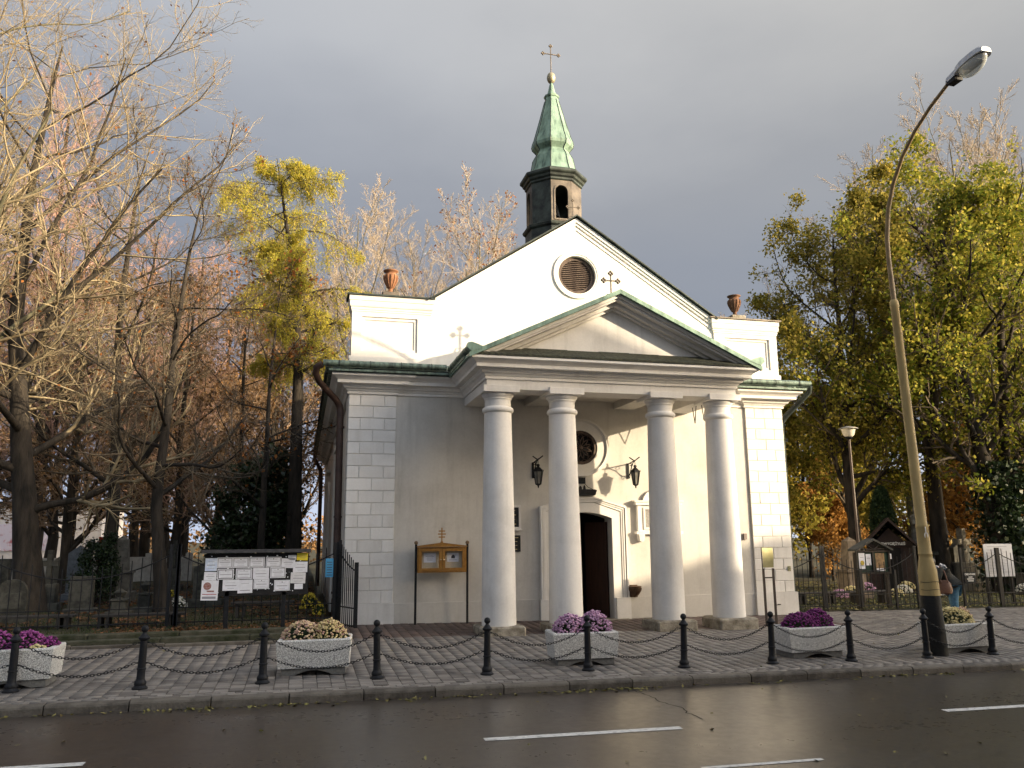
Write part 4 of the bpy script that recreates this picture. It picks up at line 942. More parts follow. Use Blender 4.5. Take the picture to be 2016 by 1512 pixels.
def nt(px0, px1, z0, z1, m, label, border=None, lines=5, tilt=0, dy=0, head=INK): return sheet_paper(X(px0)-.006, X(px1)+.006, z0-.006, z1+.006, yy-dy, m, label, border, lines, GN, tilt, head)
nt(115, 305, 1.20, 1.44, PAPERB, 'bluish notice at the top left of the black board', None, 3)
for k, (a, b) in enumerate(((315, 570), (585, 845), (865, 1125), (1155, 1415))): nt(a, b, 1.255, 1.45, PAPER, '%s black framed death notice from the left in the top row' % ord_(k), .007, 4)
nt(1430, 1660, 1.235, 1.415, PAPER, 'plain notice right of the framed ones in the top row', None, 4, .03)
nt(1545, 1680, 1.40, 1.48, PAPER, 'half covered white strip left of the yellow notice', None, 1, 0, -.0)
nt(1700, 1885, 1.385, 1.515, PAPERY, 'yellow notice in the top right corner of the black board', None, 3, .02, .003)
nt(1640, 1885, 1.145, 1.345, PAPER, 'pale overlapping notice below the yellow one', None, 3, 0, .004)
nt(105, 305, 1.02, 1.17, PAPER, 'small notice above the tall poster', None, 3, .02)
nt(330, 600, 1.03, 1.225, PAPER, 'thick black framed notice at the left of the middle row', .013, 3)
nt(645, 915, 1.03, 1.225, PAPER, 'grey framed notice second in the middle row', .014, 3, 0, 0, INKG)
nt(940, 1210, 1.03, 1.235, PAPER, 'unframed notice with two leaf sprays in the middle row', None, 3)
nt(1240, 1500, 1.04, 1.24, PAPER, 'framed notice at the right of the middle row', .007, 4)
nt(1600, 1855, .925, 1.13, mat('grey paper', (.55, .55, .56), (.64, .64, .66), 20, .7), 'torn grey notice with figures near the right edge', None, 3, .03)
nt(430, 700, .81, 1.01, PAPER, 'crumpled notice with a small bird drawing in the bottom row', None, 3, 0)
nt(690, 935, .755, 1.005, PAPER, 'crumpled blank notice hanging lowest in the bottom row', None, 2, -.02, .004)
nt(960, 1220, .83, 1.02, PAPER, 'thin framed notice in the middle of the bottom row', .003, 3)
nt(1320, 1585, .785, .985, PAPER, 'notice at the right of the bottom row', .003, 3)
nt(1675, 1815, .81, .905, PAPER, 'torn white scrap in the bottom right corner', None, 0)
p = nt(70, 345, .63, 1.005, PAPER, 'tall poster with a drawn head hanging over the board corner', None, 0, .02, .006)
x0, x1 = X(70), X(345); yp = yy-.006-.0035
MB().prism(circ((x0+x1)/2-.05, .90, .075, 16), [], yp, yp+.001).build('picture', INKB, p)
MB().box(x0+.02, x1-.02, yp, yp+.001, .735, .748).build('red_band', INKR, p); MB().box(x0+.02, x1-.03, yp, yp+.001, .655, .70).build('grey_band', INKG, p)
MB().box(x0+.10, x1-.07, yp, yp+.001, .785, .815).build('title', INKB, p)

# brass plate on a two legged stand by the right pilaster
e = empty('plate_stand', (3.88, -2.07, gz(3.88, -2.07)), label='dull brass panel on a two legged black stand by the right column', cat='sign')
for x in (3.745, 4.005):
    MB().box(x-.022, x+.022, -2.09, -2.05, gz(x, -2)-.02, 1.03).build('leg', mat('brown black steel', (.035, .025, .022), (.05, .038, .034), 8, .5), e)
MB().box(3.74, 4.01, -2.085, -2.06, .80, .83).build('rail', MATS['brown black steel'], e); MB().box(3.70, 4.05, -2.10, -2.04, gz(3.9, -2)+.0, gz(3.9, -2)+.02).build('foot', MATS['brown black steel'], e)
mb = MB(); n = 8
for k in range(n):
    t0, t1 = k/n, (k+1)/n; b = lambda t: -2.08-.02*math.sin(PI*t)
    mb.add([(3.735, b(t0), 1.05+.46*t0), (4.02, b(t0), 1.05+.46*t0), (4.02, b(t1), 1.05+.46*t1), (3.735, b(t1), 1.05+.46*t1)], [(0, 1, 2, 3)])
mb.build('panel', BRASS, e); MB().box(3.715, 3.735, -2.085, -2.065, 1.03, 1.515).build('stile', MATS['brown black steel'], e)

# ------------------------------------------------------------------ street lamp
LX, LY = 4.43, -6.60; zg_ = gz(LX, LY)
e = empty('street_lamp', (LX, LY, zg_), label='tall ochre concrete street lamp with black foot and curved arm', cat='street lamp')
def lean(mb):                                         # the pole has settled a little away from the road
    mb.v = [(x, y + .19*(z-zg_)/6.95, z) for x, y, z in mb.v]; return mb
lean(MB().lathe([(.185, -.1), (.182, .3), (.168, 1.06)], 20, (LX, LY, zg_))).build('black_foot', LAMPK, e, smooth='auto')
lean(MB().lathe([(.172, 1.055), (.165, 1.42), (.165, 1.50), (.12, 1.72), (.117, 1.79), (.124, 1.80), (.12, 1.83), (.115, 1.84), (.107, 2.28), (.112, 2.29), (.108, 2.34), (.098, 2.36), (.078, 6.62), (.088, 6.64), (.082, 6.75), (.062, 6.79)], 20, (LX, LY, zg_))).build('shaft', LAMPY, e, smooth='auto')
arm = [(LX, -6.42, 6.3), (LX, -6.405, 6.8), (LX, -6.39, 7.2), (LX, -6.40, 7.7), (LX, -6.52, 8.3), (LX, -6.72, 8.75), (LX, -7.05, 9.2), (LX, -7.45, 9.55), (LX, -7.9, 9.82), (LX, -8.45, 10.06)]
MB().tube(arm, [.052, .05, .046, .044, .042, .040, .038, .036, .035, .034], 12).build('arm', LAMPR, e, smooth='auto')
hd = MB(); d = Vector((0, -.90, .06)); # luminaire body: neck box then swelling hood
def hood(mb, secs):
    k = len(mb.v)
    for y, z, w, h in secs:
        mb.v += [(LX-w, y, z), (LX+w, y, z), (LX+w*.86, y, z+h*.7), (LX+w*.5, y, z+h), (LX-w*.5, y, z+h), (LX-w*.86, y, z+h*.7)]
    for i in range(len(secs)-1):
        for q in range(6): r = (q+1) % 6; mb.f.append((k+i*6+q, k+i*6+r, k+i*6+6+r, k+i*6+6+q))
    mb.f.append(tuple(range(k, k+6))); mb.f.append(tuple(range(k+len(secs)*6-1, k+len(secs)*6-7, -1)))
hood(hd, [(-8.36, 10.0, .06, .10), (-8.40, 10.0, .085, .13), (-8.62, 10.03, .10, .15), (-8.66, 10.04, .13, .16), (-8.80, 10.06, .165, .18), (-9.05, 10.09, .17, .17), (-9.20, 10.11, .15, .14), (-9.26, 10.12, .11, .09)])
hd.build('hood', mat('lamp housing', (.36, .38, .42), (.46, .48, .52), 6, .45, 0, 30, .3), e)
MB().box(LX-.085, LX+.085, -8.62, -8.40, 9.955, 10.03).build('ballast_tray', IRON, e)
bw = MB(); k0 = 0
prof = [(.0, 1.0), (.07, .97), (.14, .8), (.185, .55), (.205, .25), (.21, 0)]
n = 18
for i, (dz, sc) in enumerate(prof):
    for q in range(n):
        a = 2*PI*q/n; bw.v.append((LX+.155*sc*math.cos(a), -8.95+.29*sc*math.sin(a), 10.085-.03*math.sin(a)*sc*1.0-dz))
for i in range(len(prof)-1):
    for q in range(n): r = (q+1) % n; bw.f.append((i*n+q, i*n+r, (i+1)*n+r, (i+1)*n+q))
bw.f.append(tuple((len(prof)-1)*n+q for q in range(n)))
bw.build('glass_bowl', BOWL, e, smooth=True)
MB().tube([(LX+.157*math.cos(a), -8.95+.292*math.sin(a), 10.083-.03*math.sin(a)) for a in np.linspace(0, 2*PI, 25)], .008, 4).build('bowl_gasket', IRON, e)
MB().box(LX-.09, LX+.09, -9.14, -8.76, 10.04, 10.05).build('reflector', GREYMET, e)
# the pole number, painted towards the road
a = math.atan2(-19.5-LY, -6.9-LX) + .55
for txt, z in (('1', 2.30), ('0', 2.20)):
    rr = .108; M = Matrix.Translation((LX+rr*math.cos(a), LY+.06+rr*math.sin(a), zg_+z-.06)) @ Matrix.Rotation(a+PI/2, 4, 'Z') @ FACE_ROT
    text_mesh(txt, .16, WHITEP, 'pole_number', e, M, .004)
mb = MB()
for z in (1.30, 1.16):
    mb.tube([(LX+.172*math.cos(t), LY+.033+.172*math.sin(t), zg_+z+.008*math.sin(t*3)) for t in np.linspace(a-1.5, a+1.0, 12)], .004, 4)
mb.build('strap_marks', IRON, e)
# ------------------------------------------------------------------ railings
bar_me = MB().lathe([(.010, 0), (.010, .985), (.002, 1.0)], 6).mesh('bar', IRON)
def railing(name, posts, y, spans, zb, label, step, post_h, yaw=0):
    """posts: x; spans: (x0, z0, x1, z1, sag) top rail"""
    e = empty(name, ((posts[0]+posts[-1])/2, y, zb(posts[0])), label=label, cat='railing'); off = WL[e.name]
    for x in posts: MB().box(x-.032, x+.032, y-.032, y+.032, zb(x)-.05, zb(x)+post_h).build('post', IRON, e)
    for x0, z0, x1, z1, sag in spans:
        top = lambda x: z0+(z1-z0)*(x-x0)/(x1-x0) - sag*4*((x-x0)/(x1-x0))*(1-(x-x0)/(x1-x0))
        MB().tube([(x, y, top(x)) for x in np.linspace(x0, x1, 13)], .014, 6).build('top_rail', IRON, e)
        MB().box(x0, x1, y-.012, y+.012, zb(x0)+.10, zb(x0)+.125).build('bottom_rail', IRON, e)
        MB().box(x0, x1, y-.012, y+.012, zb(x0)+.40, zb(x0)+.42).build('middle_rail', IRON, e)
        n = max(2, round((x1-x0)/step))
        for k in range(1, n):
            x = x0+(x1-x0)*k/n; o = bpy.data.objects.new('bar', bar_me); COL.objects.link(o); o.parent = e
            o.location = Vector((x, y, zb(x)+.04))-off; o.scale = (1, 1, top(x)+.22-zb(x)-.04); o.rotation_euler = (rnd.uniform(-.006, .006), rnd.uniform(-.006, .006), 0)
    return e
lz = lambda x: .01
railing('iron_railing', [-16.2, -12.9, -9.55, -9.40], -.9, [(-16.2, 1.42, -12.9, 1.42, .42), (-12.9, 1.42, -9.55, 1.50, .44)], lz, 'black iron railing with sagging top rail before the left graves', .185, 1.72)
railing('iron_railing', [-9.38, -6.16], -.9, [(-9.38, 1.50, -6.16, 1.50, .42)], lz, 'black iron railing behind the black notice board', .185, 1.72)
rz_ = lambda x: gz(x, 0)
railing('iron_railing', [6.05, 7.28], .7, [(6.05, .85, 7.28, 1.30, .08)], rz_, 'short railing between the right pilaster and first iron post', .155, 1.78)
railing('iron_railing', [7.34, 8.5, 9.66, 10.4], .7, [(7.34, 1.28, 10.4, 1.28, .50)], rz_, 'black railing with sagging rail below the roofed notice case', .155, 1.1)
for x in (7.34, 10.4): MB().box(x-.035, x+.035, .663, .737, gz(x, 0)-.05, gz(x, 0)+1.78).build('gate_post', IRON, None, label='tall square iron post %s of the right railing' % ('at the church end' if x < 8 else 'beside the open gate'), cat='post', group='gate posts')
railing('iron_railing', [12.0, 13.3], .7, [(12.0, .80, 13.3, 1.22, .10)], rz_, 'railing carrying the black cemetery sign', .155, 1.72)
railing('iron_railing', [13.36, 16.6, 19.8], .7, [(13.36, 1.22, 16.6, 1.22, .42), (16.6, 1.22, 19.8, 1.22, .42)], rz_, 'railing before the white information board at the right edge', .155, 1.72)
# gate leaf standing open against the left corner of the church
g = empty('iron_gate', (-6.02, -.35, -.12), label='black iron gate leaf standing open at the left corner of the church', cat='gate')
A, B = Vector((-6.03, -.40, 0)), Vector((-5.70, -1.28, 0)); n = 9
for k in range(n+1):
    p = A.lerp(B, k/n); t = k/n; h = 1.78 if k in (0, ) else 1.74-.50*t if k < n else 1.30
    w = .035 if k in (0, n) else .012; MB().box(p.x-w, p.x+w, p.y-w, p.y+w, -.08 if k not in (0,) else -.16, h).build('bar', IRON, g)
MB().tube([A.lerp(B, t)+Vector((0, 0, 1.50-.62*t+.22*t*t)) for t in np.linspace(0, 1, 8)], .016, 6).build('top_rail', IRON, g)
for z in (-.05, .32): MB().tube([A+Vector((0, 0, z)), B+Vector((0, 0, z))], .014, 4).build('rail', IRON, g)
MB().box(-6.12, -6.05, -.42, -.36, -.16, 1.74).build('gate_stile', IRON, g); MB().box(-6.10, -6.03, -.40, -.37, 1.38, 1.42).build('hinge', IRON, g); MB().box(-6.10, -6.03, -.40, -.37, .52, .56).build('hinge', IRON, g)
s = MB().box(-6.36, -6.19, -.925, -.915, .98, 1.385).build('blue_poster', PAPERC, None, label='blue sheet tied to the railing beside the downpipe', cat='notice')
mb = MB()
for k in range(6): mb.box(-6.33, -6.22, -.9275, -.926, 1.02+k*.055, 1.035+k*.055)
c = mb.build('print', INK, None); c.parent = s; c.location = (c.location.x+6.275, c.location.y+.92, c.location.z-.98)

# ------------------------------------------------------------------ benches
WOODD = mat('dark bench wood', (.022, .020, .018), (.045, .04, .035), 8, .7, .3, 40)
def bench(x0, x1, y, zs, zgd, label, n=2):
    e = empty('bench', ((x0+x1)/2, y, zgd), label=label, cat='bench', group='dark plank benches in the cemetery')
    for k in range(2): MB().cbox(x0, x1, y-.19+k*.2, y-.01+k*.2, zs-.045, zs, .008).build('plank', WOODD, e)
    for x in np.linspace(x0+.22, x1-.22, n):
        for dx in (-.075, .075): MB().box(x+dx-.035, x+dx+.035, y-.16, y+.16, zgd-.08, zs-.046).build('leg', WOODD, e)
bench(-13.6, -11.42, -.30, .30, .0, 'dark plank bench behind the railing at the left edge')
bench(-11.05, -9.25, -.42, .29, .0, 'dark plank bench behind the middle of the left railing')
bench(-8.45, -7.0, 1.2, .36, .02, 'dark plank bench seen below the black notice board')
bench(7.5, 10.9, 2.5, .10, gz(9, 0), 'long dark bench behind the right railing', 4)

# ------------------------------------------------------------------ graves
def grave(kind, x, y, w, h, d, label, m=None, zb=None, rz=0):
    zb = (.04 if x < 0 else gz(x, 0)+.01) if zb is None else zb; m = m or STONE
    e = empty('gravestone', (x, y, zb), rz, label=label, cat='gravestone', group='gravestones left of the church' if x < 0 else 'gravestones right of the church'); WL[e.name] = Vector((0, 0, 0))
    MB().cbox(-w*.65, w*.65, -d*.9, d*.9, -.15, h*.14, .02).build('base', m, e)
    z0 = h*.142
    if kind == 'round': pts = [(-w/2, z0), (w/2, z0), (w/2, h-w/2)] + [(w/2*math.cos(t), h-w/2+w/2*math.sin(t)) for t in np.linspace(.2, PI-.2, 9)] + [(-w/2, h-w/2)]
    elif kind == 'slab': pts = [(-w/2, z0), (w/2, z0), (w*.47, h), (-w*.47, h)]
    elif kind == 'gable': pts = [(-w/2, z0), (w/2, z0), (w/2, h*.86), (0, h), (-w/2, h*.86)]
    if kind in ('round', 'slab', 'gable'):
        MB().prism(pts, [], -d/2, d/2).build('stone', m, e)
        MB().prism([(-w*.32, z0+h*.2), (w*.32, z0+h*.2), (w*.32, h*.7), (-w*.32, h*.7)], [], -d/2-.012, -d/2-.001).build('inscription_panel', m, e)
    elif kind == 'obelisk':
        MB().cbox(-w*.5, w*.5, -d*.6, d*.6, z0, h*.42, .015).build('pedestal', m, e); MB().box(-w*.58, w*.58, -d*.68, d*.68, h*.42, h*.46).build('cornice', m, e)
        a, b, zt = w*.34, w*.24, h*.93; MB().add([(-a, -a, h*.461), (a, -a, h*.461), (a, a, h*.461), (-a, a, h*.461), (-b, -b, zt), (b, -b, zt), (b, b, zt), (-b, b, zt), (0, 0, h)], [(3, 2, 1, 0), (0, 1, 5, 4), (1, 2, 6, 5), (2, 3, 7, 6), (3, 0, 4, 7), (4, 5, 8), (5, 6, 8), (6, 7, 8), (7, 4, 8)]).build('shaft', m, e)
    elif kind == 'cross':
        MB().cbox(-w*.45, w*.45, -d*.6, d*.6, z0, h*.45, .02).build('pedestal', m, e)
        MB().cbox(-w*.12, w*.12, -d*.3, d*.3, h*.451, h, .01).box(-w*.42, w*.42, -d*.28, d*.28, h*.74, h*.83).build('cross', m, e)
    elif kind == 'urn':
        MB().cbox(-w*.4, w*.4, -w*.4, w*.4, z0, h*.55, .02).build('pedestal', m, e); MB().box(-w*.5, w*.5, -w*.5, w*.5, h*.551, h*.6).build('cap', m, e)
        MB().lathe([(w*.2, h*.6), (w*.12, h*.66), (w*.3, h*.78), (w*.36, h*.86), (w*.2, h*.93), (.02, h)], 14).build('urn', m, e, smooth='auto')
    return e
grave('round', -13.05, 1.0, .62, .95, .2, 'broad round topped gravestone at the far left', rz=.1)
grave('cross', -13.2, 4.2, .5, 1.55, .3, 'dark pedestal with stone cross behind the round gravestone')
grave('obelisk', -12.15, 7.6, .62, 1.95, .5, 'tall pale obelisk between the two dark tree trunks', STONEL)
grave('urn', -11.15, 2.6, .42, .62, .4, 'low mossy block with small urn before the obelisk')
grave('urn', -10.75, 3.6, .38, .75, .4, 'dark stone urn right of the mossy block')
grave('slab', -12.2, 3.4, .55, .9, .25, 'dark squat slab gravestone left of the obelisk')
grave('gable', -13.4, 8.0, .6, 1.65, .25, 'blue grey gabled gravestone behind the squat slab', mat('blue grey granite', (.06, .07, .085), (.10, .115, .135), 12, .4))
grave('gable', -9.4, 5.0, .7, 1.2, .25, 'gabled gravestone left of the black notice board', rz=-.1)
grave('slab', -15.2, 6.5, .8, 1.3, .3, 'dark slab gravestone at the left frame edge')
grave('obelisk', -9.7, 11.5, .55, 2.3, .5, 'pale obelisk deep among the trees', STONEL)
grave('cross', -11.2, 11.5, .5, 1.8, .3, 'stone cross deep among the trees left')
grave('round', -14.8, 12.0, .8, 1.3, .25, 'round gravestone before the pale wall')
grave('obelisk', 11.45, 5.0, .7, 2.05, .55, 'sandstone pillar monument left of the roofed notice case', mat('brown sandstone', (.11, .085, .06), (.20, .16, .115), 5, .9, .4, 30))
grave('cross', 18.6, 7.6, .75, 2.4, .5, 'stone grave cross behind the person', STONEL)
grave('gable', 20.2, 9.5, .8, 1.9, .3, 'grey gabled gravestone left of the white board')
grave('slab', 18.6, 4.2, 1.6, .8, .6, 'low grave slab below the black cemetery sign')
grave('round', 22.4, 7.0, .9, 1.7, .3, 'round gravestone behind the white board')
grave('slab', 21.5, 4.4, 2.2, .75, .6, 'long low tomb behind the rightmost railing')
grave('gable', 8.3, 5.5, .8, 1.25, .3, 'dark gabled gravestone beside the church corner')
grave('cross', 9.4, 8.5, .6, 1.9, .3, 'dark grave cross beside the park lamp')
# red cloth and pale wall in the background, a pale building beyond
MB().prism([(-14.05, 1.1), (-13.75, 1.1), (-13.72, 1.95), (-14.02, 1.98)], [], 13.0, 13.05).build('red_banner', mat('red cloth', (.30, .03, .02), (.22, .02, .015), 6, .8), None, label='red banner hanging deep among the left trees', cat='banner')
WB = mat('pale brick wall', (.28, .27, .25), (.40, .39, .36), 4, .9)
e = empty('cemetery_wall', (-24, 18.5, 0), label='pale brick cemetery wall behind the left graves', cat='wall')
for k in range(14):
    x0 = -34+k*1.6; MB().box(x0+.01, x0+1.585, 18.4, 18.6, -.2, 1.15).build('wall_panel', WB, e); MB().box(x0+1.5, x0+1.75, 18.3, 18.7, -.2, 1.3).build('wall_pier', WB, e)
e = empty('pale_building', (-30, 50, 0), label='distant pale building with coloured signs beyond the left trees', cat='building')
MB().box(-46, -22, 50, 58, -.5, 4.6).build('wall', mat('pale render', (.50, .47, .46), (.58, .55, .54), 2, .8), e)
MB().box(-29.6, -25.6, 49.9, 49.99, 1.2, 3.2).build('sign_panel', mat('printed hoarding', (.55, .50, .58), (.40, .12, .14), 3, .6, lo=.55, hi=.7), e)
MB().box(-32, -29.7, 49.9, 49.99, .9, 1.9).build('blue_panel', mat('blue panel', (.03, .06, .30), None, 2, .5), e); MB().box(-46.3, -21.7, 49.7, 58.3, 4.6, 4.9).build('roof', COPDK, e)
for k in range(6):
    x = -44+k*3.4; w = MB().box(x, x+1.3, 49.93, 49.985, 3.4, 4.3).build('window', GLASSD, e)

# ------------------------------------------------------------------ right forecourt: notice case, chapel, statue, boards, lamp
WOODK = mat('black brown timber', (.018, .014, .011), (.036, .028, .022), 8, .7, .3, 40)
GREENB = mat('dark green felt', (.010, .028, .018), (.016, .040, .026), 10, .8)
e = empty('roofed_notice_case', (9.1, .95, gz(9.1, 0)), label='dark timber notice case with a gabled roof behind the right railing', cat='notice board')
for x in (8.62, 9.62): MB().box(x-.05, x+.05, .93, 1.03, gz(x, 0)-.05, 1.30).build('post', WOODK, e)
MB().box(8.60, 9.66, .90, .94, .72, 1.32).build('back', GREENB, e)
MB().prism([(8.56, .69), (9.70, .69), (9.70, 1.35), (8.56, 1.35)], [[(8.61, .74), (9.10, .74), (9.10, 1.30), (8.61, 1.30)], [(9.15, .74), (9.65, .74), (9.65, 1.30), (9.15, 1.30)]], .86, .899).build('frame', WOODK, e)
MB().prism([(8.50, 1.33), (9.13, 1.63), (9.76, 1.33), (9.76, 1.385), (9.13, 1.69), (8.50, 1.385)], [], .78, 1.15).build('roof', mat('grey shingle', (.035, .036, .032), (.06, .06, .054), 10, .85, .4, 30), e)
for k in range(5): MB().bar((9.13, .84, 1.37), (9.13+(k-2)*.22, .84, 1.60-abs(k-2)*.10), .018, 4).build('strut', WOODK, e)
GR_ = 'papers in the roofed case'
p = sheet_paper(8.66, 8.86, .83, 1.28, .894, PAPER, 'tall poster with a yellow picture in the roofed case', None, 2, GR_); MB().prism(circ(8.765, 1.0, .07, 14), [], .889, .8905).build('picture', mat('poster picture', (.62, .38, .03), (.16, .22, .05), 30, .7), p)
sheet_paper(8.90, 9.07, .93, 1.25, .894, PAPER, 'narrow white text sheet in the roofed case', None, 6, GR_)
p = sheet_paper(9.22, 9.52, .76, 1.27, .894, mat('painted icon print', (.10, .06, .035), (.30, .19, .08), 9, .5), 'dark icon picture behind glass in the roofed case', None, 0, GR_); MB().box(9.23, 9.51, .888, .8905, .765, .84).build('caption', PAPER, p)
sheet_paper(9.70, 9.76, 1.10, 1.25, .88, PAPER, 'little white tag on the side of the roofed case', None, 1, GR_)
# chapel tomb with lettering
CHB = mat('brown chapel boards', (.018, .010, .008), (.036, .02, .016), 6, .7, .2, 30)
e = empty('grave_chapel', (15.1, 7.5, gz(15, 0)), label='small brown gabled grave chapel with white lettering behind the notice case', cat='chapel')
MB().prism([(14.35, -.4), (15.85, -.4), (15.85, 1.30), (15.1, 2.05), (14.35, 1.30)], [], 7.0, 8.4).build('wall', CHB, e)
MB().prism([(14.05, 1.22), (15.1, 2.32), (16.15, 1.22), (16.15, 1.32), (15.1, 2.44), (14.05, 1.32)], [], 6.7, 8.6).build('roof', CHB, e)
MB().box(14.3, 15.9, 6.93, 6.998, 1.36, 1.56).build('lintel', mat('dark lintel', (.02, .012, .01), (.03, .018, .014), 6, .7), e)
text_mesh('ZWYCIĘŻYŁEŚ', .125, WHITEP, 'lettering', e, Matrix.Translation((15.22, 6.922, 1.455)) @ FACE_ROT, .004)
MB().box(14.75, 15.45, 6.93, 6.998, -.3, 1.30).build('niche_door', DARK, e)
e.rotation_euler = (0, 0, -.62)
for c in e.children: c.data.transform(Matrix.Translation((0, 0, 0)))
# statue on a pedestal
e = empty('statue', (16.9, 8.0, gz(17, 0)), label='pale stone statue of a robed figure on a pedestal beside the dark trunk', cat='statue')
MB().cbox(16.5, 17.3, 7.6, 8.4, -.5, 1.0, .03).box(16.42, 17.38, 7.52, 8.48, 1.0, 1.12).cbox(16.58, 17.22, 7.68, 8.32, 1.12, 1.42, .03).build('pedestal', STONE, e)
mb = MB().lathe([(.30, 1.42), (.29, 1.6), (.24, 1.9), (.21, 2.15), (.25, 2.35), (.26, 2.48), (.18, 2.57), (.085, 2.6), (.08, 2.63), (.115, 2.70), (.125, 2.78), (.10, 2.87), (.03, 2.92)], 16, (16.9, 8, 0), sy=.8)
for i, v in enumerate(mb.v): mb.v[i] = (v[0]+.02*math.sin(v[2]*9+v[0]*20)*(v[2] < 2.5), v[1], v[2])
mb.tube([(16.68, 7.95, 2.45), (16.62, 7.8, 2.2), (16.78, 7.68, 2.22), (16.9, 7.68, 2.3)], [.085, .075, .06, .05], 8).tube([(17.12, 7.95, 2.45), (17.16, 7.8, 2.2), (17.02, 7.68, 2.2), (16.92, 7.66, 2.3)], [.085, .075, .06, .05], 8)
mb.build('figure', STONEL, e, smooth='auto')
# white information board
e = empty('information_board', (13.6, 1.0, gz(13.6, 0)), label='tall white information board behind the right railing', cat='sign')
for x in (13.16, 14.06): MB().box(x-.03, x+.03, .96, 1.02, gz(x, 0)-.05, 1.4).build('post', IRON, e)
MB().box(13.1, 14.15, .93, .955, .52, 1.49).build('panel', mat('white panel', (.66, .67, .69), (.60, .61, .63), 3, .4), e)
mb = MB(); r = random.Random(4)
mb.box(13.22, 13.95, .9265, .929, 1.40, 1.412)
for k in range(17): mb.box(13.2, 13.2+r.uniform(.55, .82), .9265, .929, 1.33-k*.044, 1.338-k*.044)
mb.build('print', INKG, e)
# black sign on the railing
e = empty('cemetery_sign', (12.2, .64, .36), label='small black sign with white lettering hung on the right railing', cat='sign')
MB().box(12.03, 12.40, .645, .66, .37, .69).build('plate', BLKST, e)
text_mesh('CMENTARZ', .075, WHITEP, 'lettering', e, Matrix.Translation((12.215, .6425, .625)) @ FACE_ROT, .0015)
mb = MB()
for k, w in enumerate((.07, .12, .10)): mb.box(12.225-w, 12.225+w, .6415, .6445, .535-k*.055, .558-k*.055)
mb.build('small_print', WHITEP, e)
# park lamp
e = empty('park_lamp', (10.3, 3.0, gz(10.3, 0)), label='slim brown park lamp with a milk glass cone head right of the church', cat='street lamp')
MB().lathe([(.075, -.3), (.072, .8), (.045, .85), (.04, 4.9)], 12, (10.3, 3, 0)).build('pole', mat('brown lamp pole', (.05, .03, .02), (.07, .045, .03), 6, .5), e, smooth='auto')
MB().lathe([(.05, 4.86), (.10, 4.89), (.12, 4.93), (.10, 4.96)], 16, (10.3, 3, 0)).build('collar', IRON, e, smooth='auto')
MB().lathe([(.11, 4.95), (.17, 5.0), (.225, 5.2)], 20, (10.3, 3, 0)).build('shade', MILK, e, smooth='auto')
MB().lathe([(.31, 5.20), (.31, 5.22), (.2, 5.26), (.02, 5.30)], 20, (10.3, 3, 0)).build('cap', mat('grey lamp cap', (.20, .19, .17), (.26, .25, .22), 5, .6), e, smooth='auto')
# flowers on the graves
r = np.random.default_rng(77)
GF = 'flowers on the graves'
for k, (x, y, m, l) in enumerate([(10.2, 4.0, PNK, 'pale pink grave flowers left of the notice case posts'), (10.75, 4.1, YEL, 'cream grave flowers beside the sandstone pillar'), (11.4, 4.2, PNK, 'rosy grave flowers at the foot of the sandstone pillar'), (12.35, 4.0, YEL, 'yellow grave flowers right of the pillar'), (12.9, 4.3, mat('white florets', (.6, .58, .5), (.75, .73, .66), 30, .7, attr='rnd'), 'white grave flowers under the notice case'), (13.3, 4.6, YEL, 'bright yellow grave flowers under the notice case'), (14.3, 4.2, MATS['white florets'], 'small white grave flowers beside the chapel'), (17.6, 4.0, MATS['white florets'], 'white flowers on the grave below the black sign')]):
    mum(x, y, gz(x, 0)+.12+.1*(k % 3), .26, .22, .2, m, 150, l, 100+k, GF, .028)
mum(-6.65, .9, .22, .2, .2, .28, mat('bright yellow florets', (.40, .30, .02), (.60, .48, .05), 30, .7, attr='rnd'), 150, 'upper yellow flowers behind the railing by the church corner', 120, GF, .026)
mum(-6.45, .25, .12, .13, .13, .2, MATS['bright yellow florets'], 70, 'lower yellow flowers beside the downpipe', 121, GF, .024)
mum(-10.6, 6.0, .25, .22, .2, .2, MATS['bright yellow florets'], 90, 'yellow grave flowers between the dark trunks', 122, GF, .03)
mum(-9.9, 3.3, .15, .2, .18, .2, MATS['white florets'], 90, 'white and pink wreath left of the black board', 123, GF, .028)

# ------------------------------------------------------------------ the person at the gate
def skin(name, V, E, R, m, parent, root=0, sub=1):
    me = bpy.data.meshes.new(name); me.from_pydata(V, E, []); me.materials.append(m)
    o = bpy.data.objects.new(name, me); COL.objects.link(o); o.parent = parent
    md = o.modifiers.new('skin', 'SKIN'); md.use_smooth_shade = True
    sv = me.skin_vertices[0].data if me.skin_vertices else None
    if sv is None:
        bm = bmesh.new(); bm.from_mesh(me); bm.verts.layers.skin.verify(); bm.to_mesh(me); bm.free(); sv = me.skin_vertices[0].data
    for i, r in enumerate(R): sv[i].radius = (r, r) if not hasattr(r, '__len__') else r; sv[i].use_root = (i == root)
    s = o.modifiers.new('sub', 'SUBSURF'); s.levels = sub; s.render_levels = sub
    return o
PX, PY = 8.36, -2.85
e = empty('person', (PX, PY, gz(PX, PY)), math.radians(150), label='person in a dark jacket and jeans bending forward with a brown shoulder bag', cat='person')
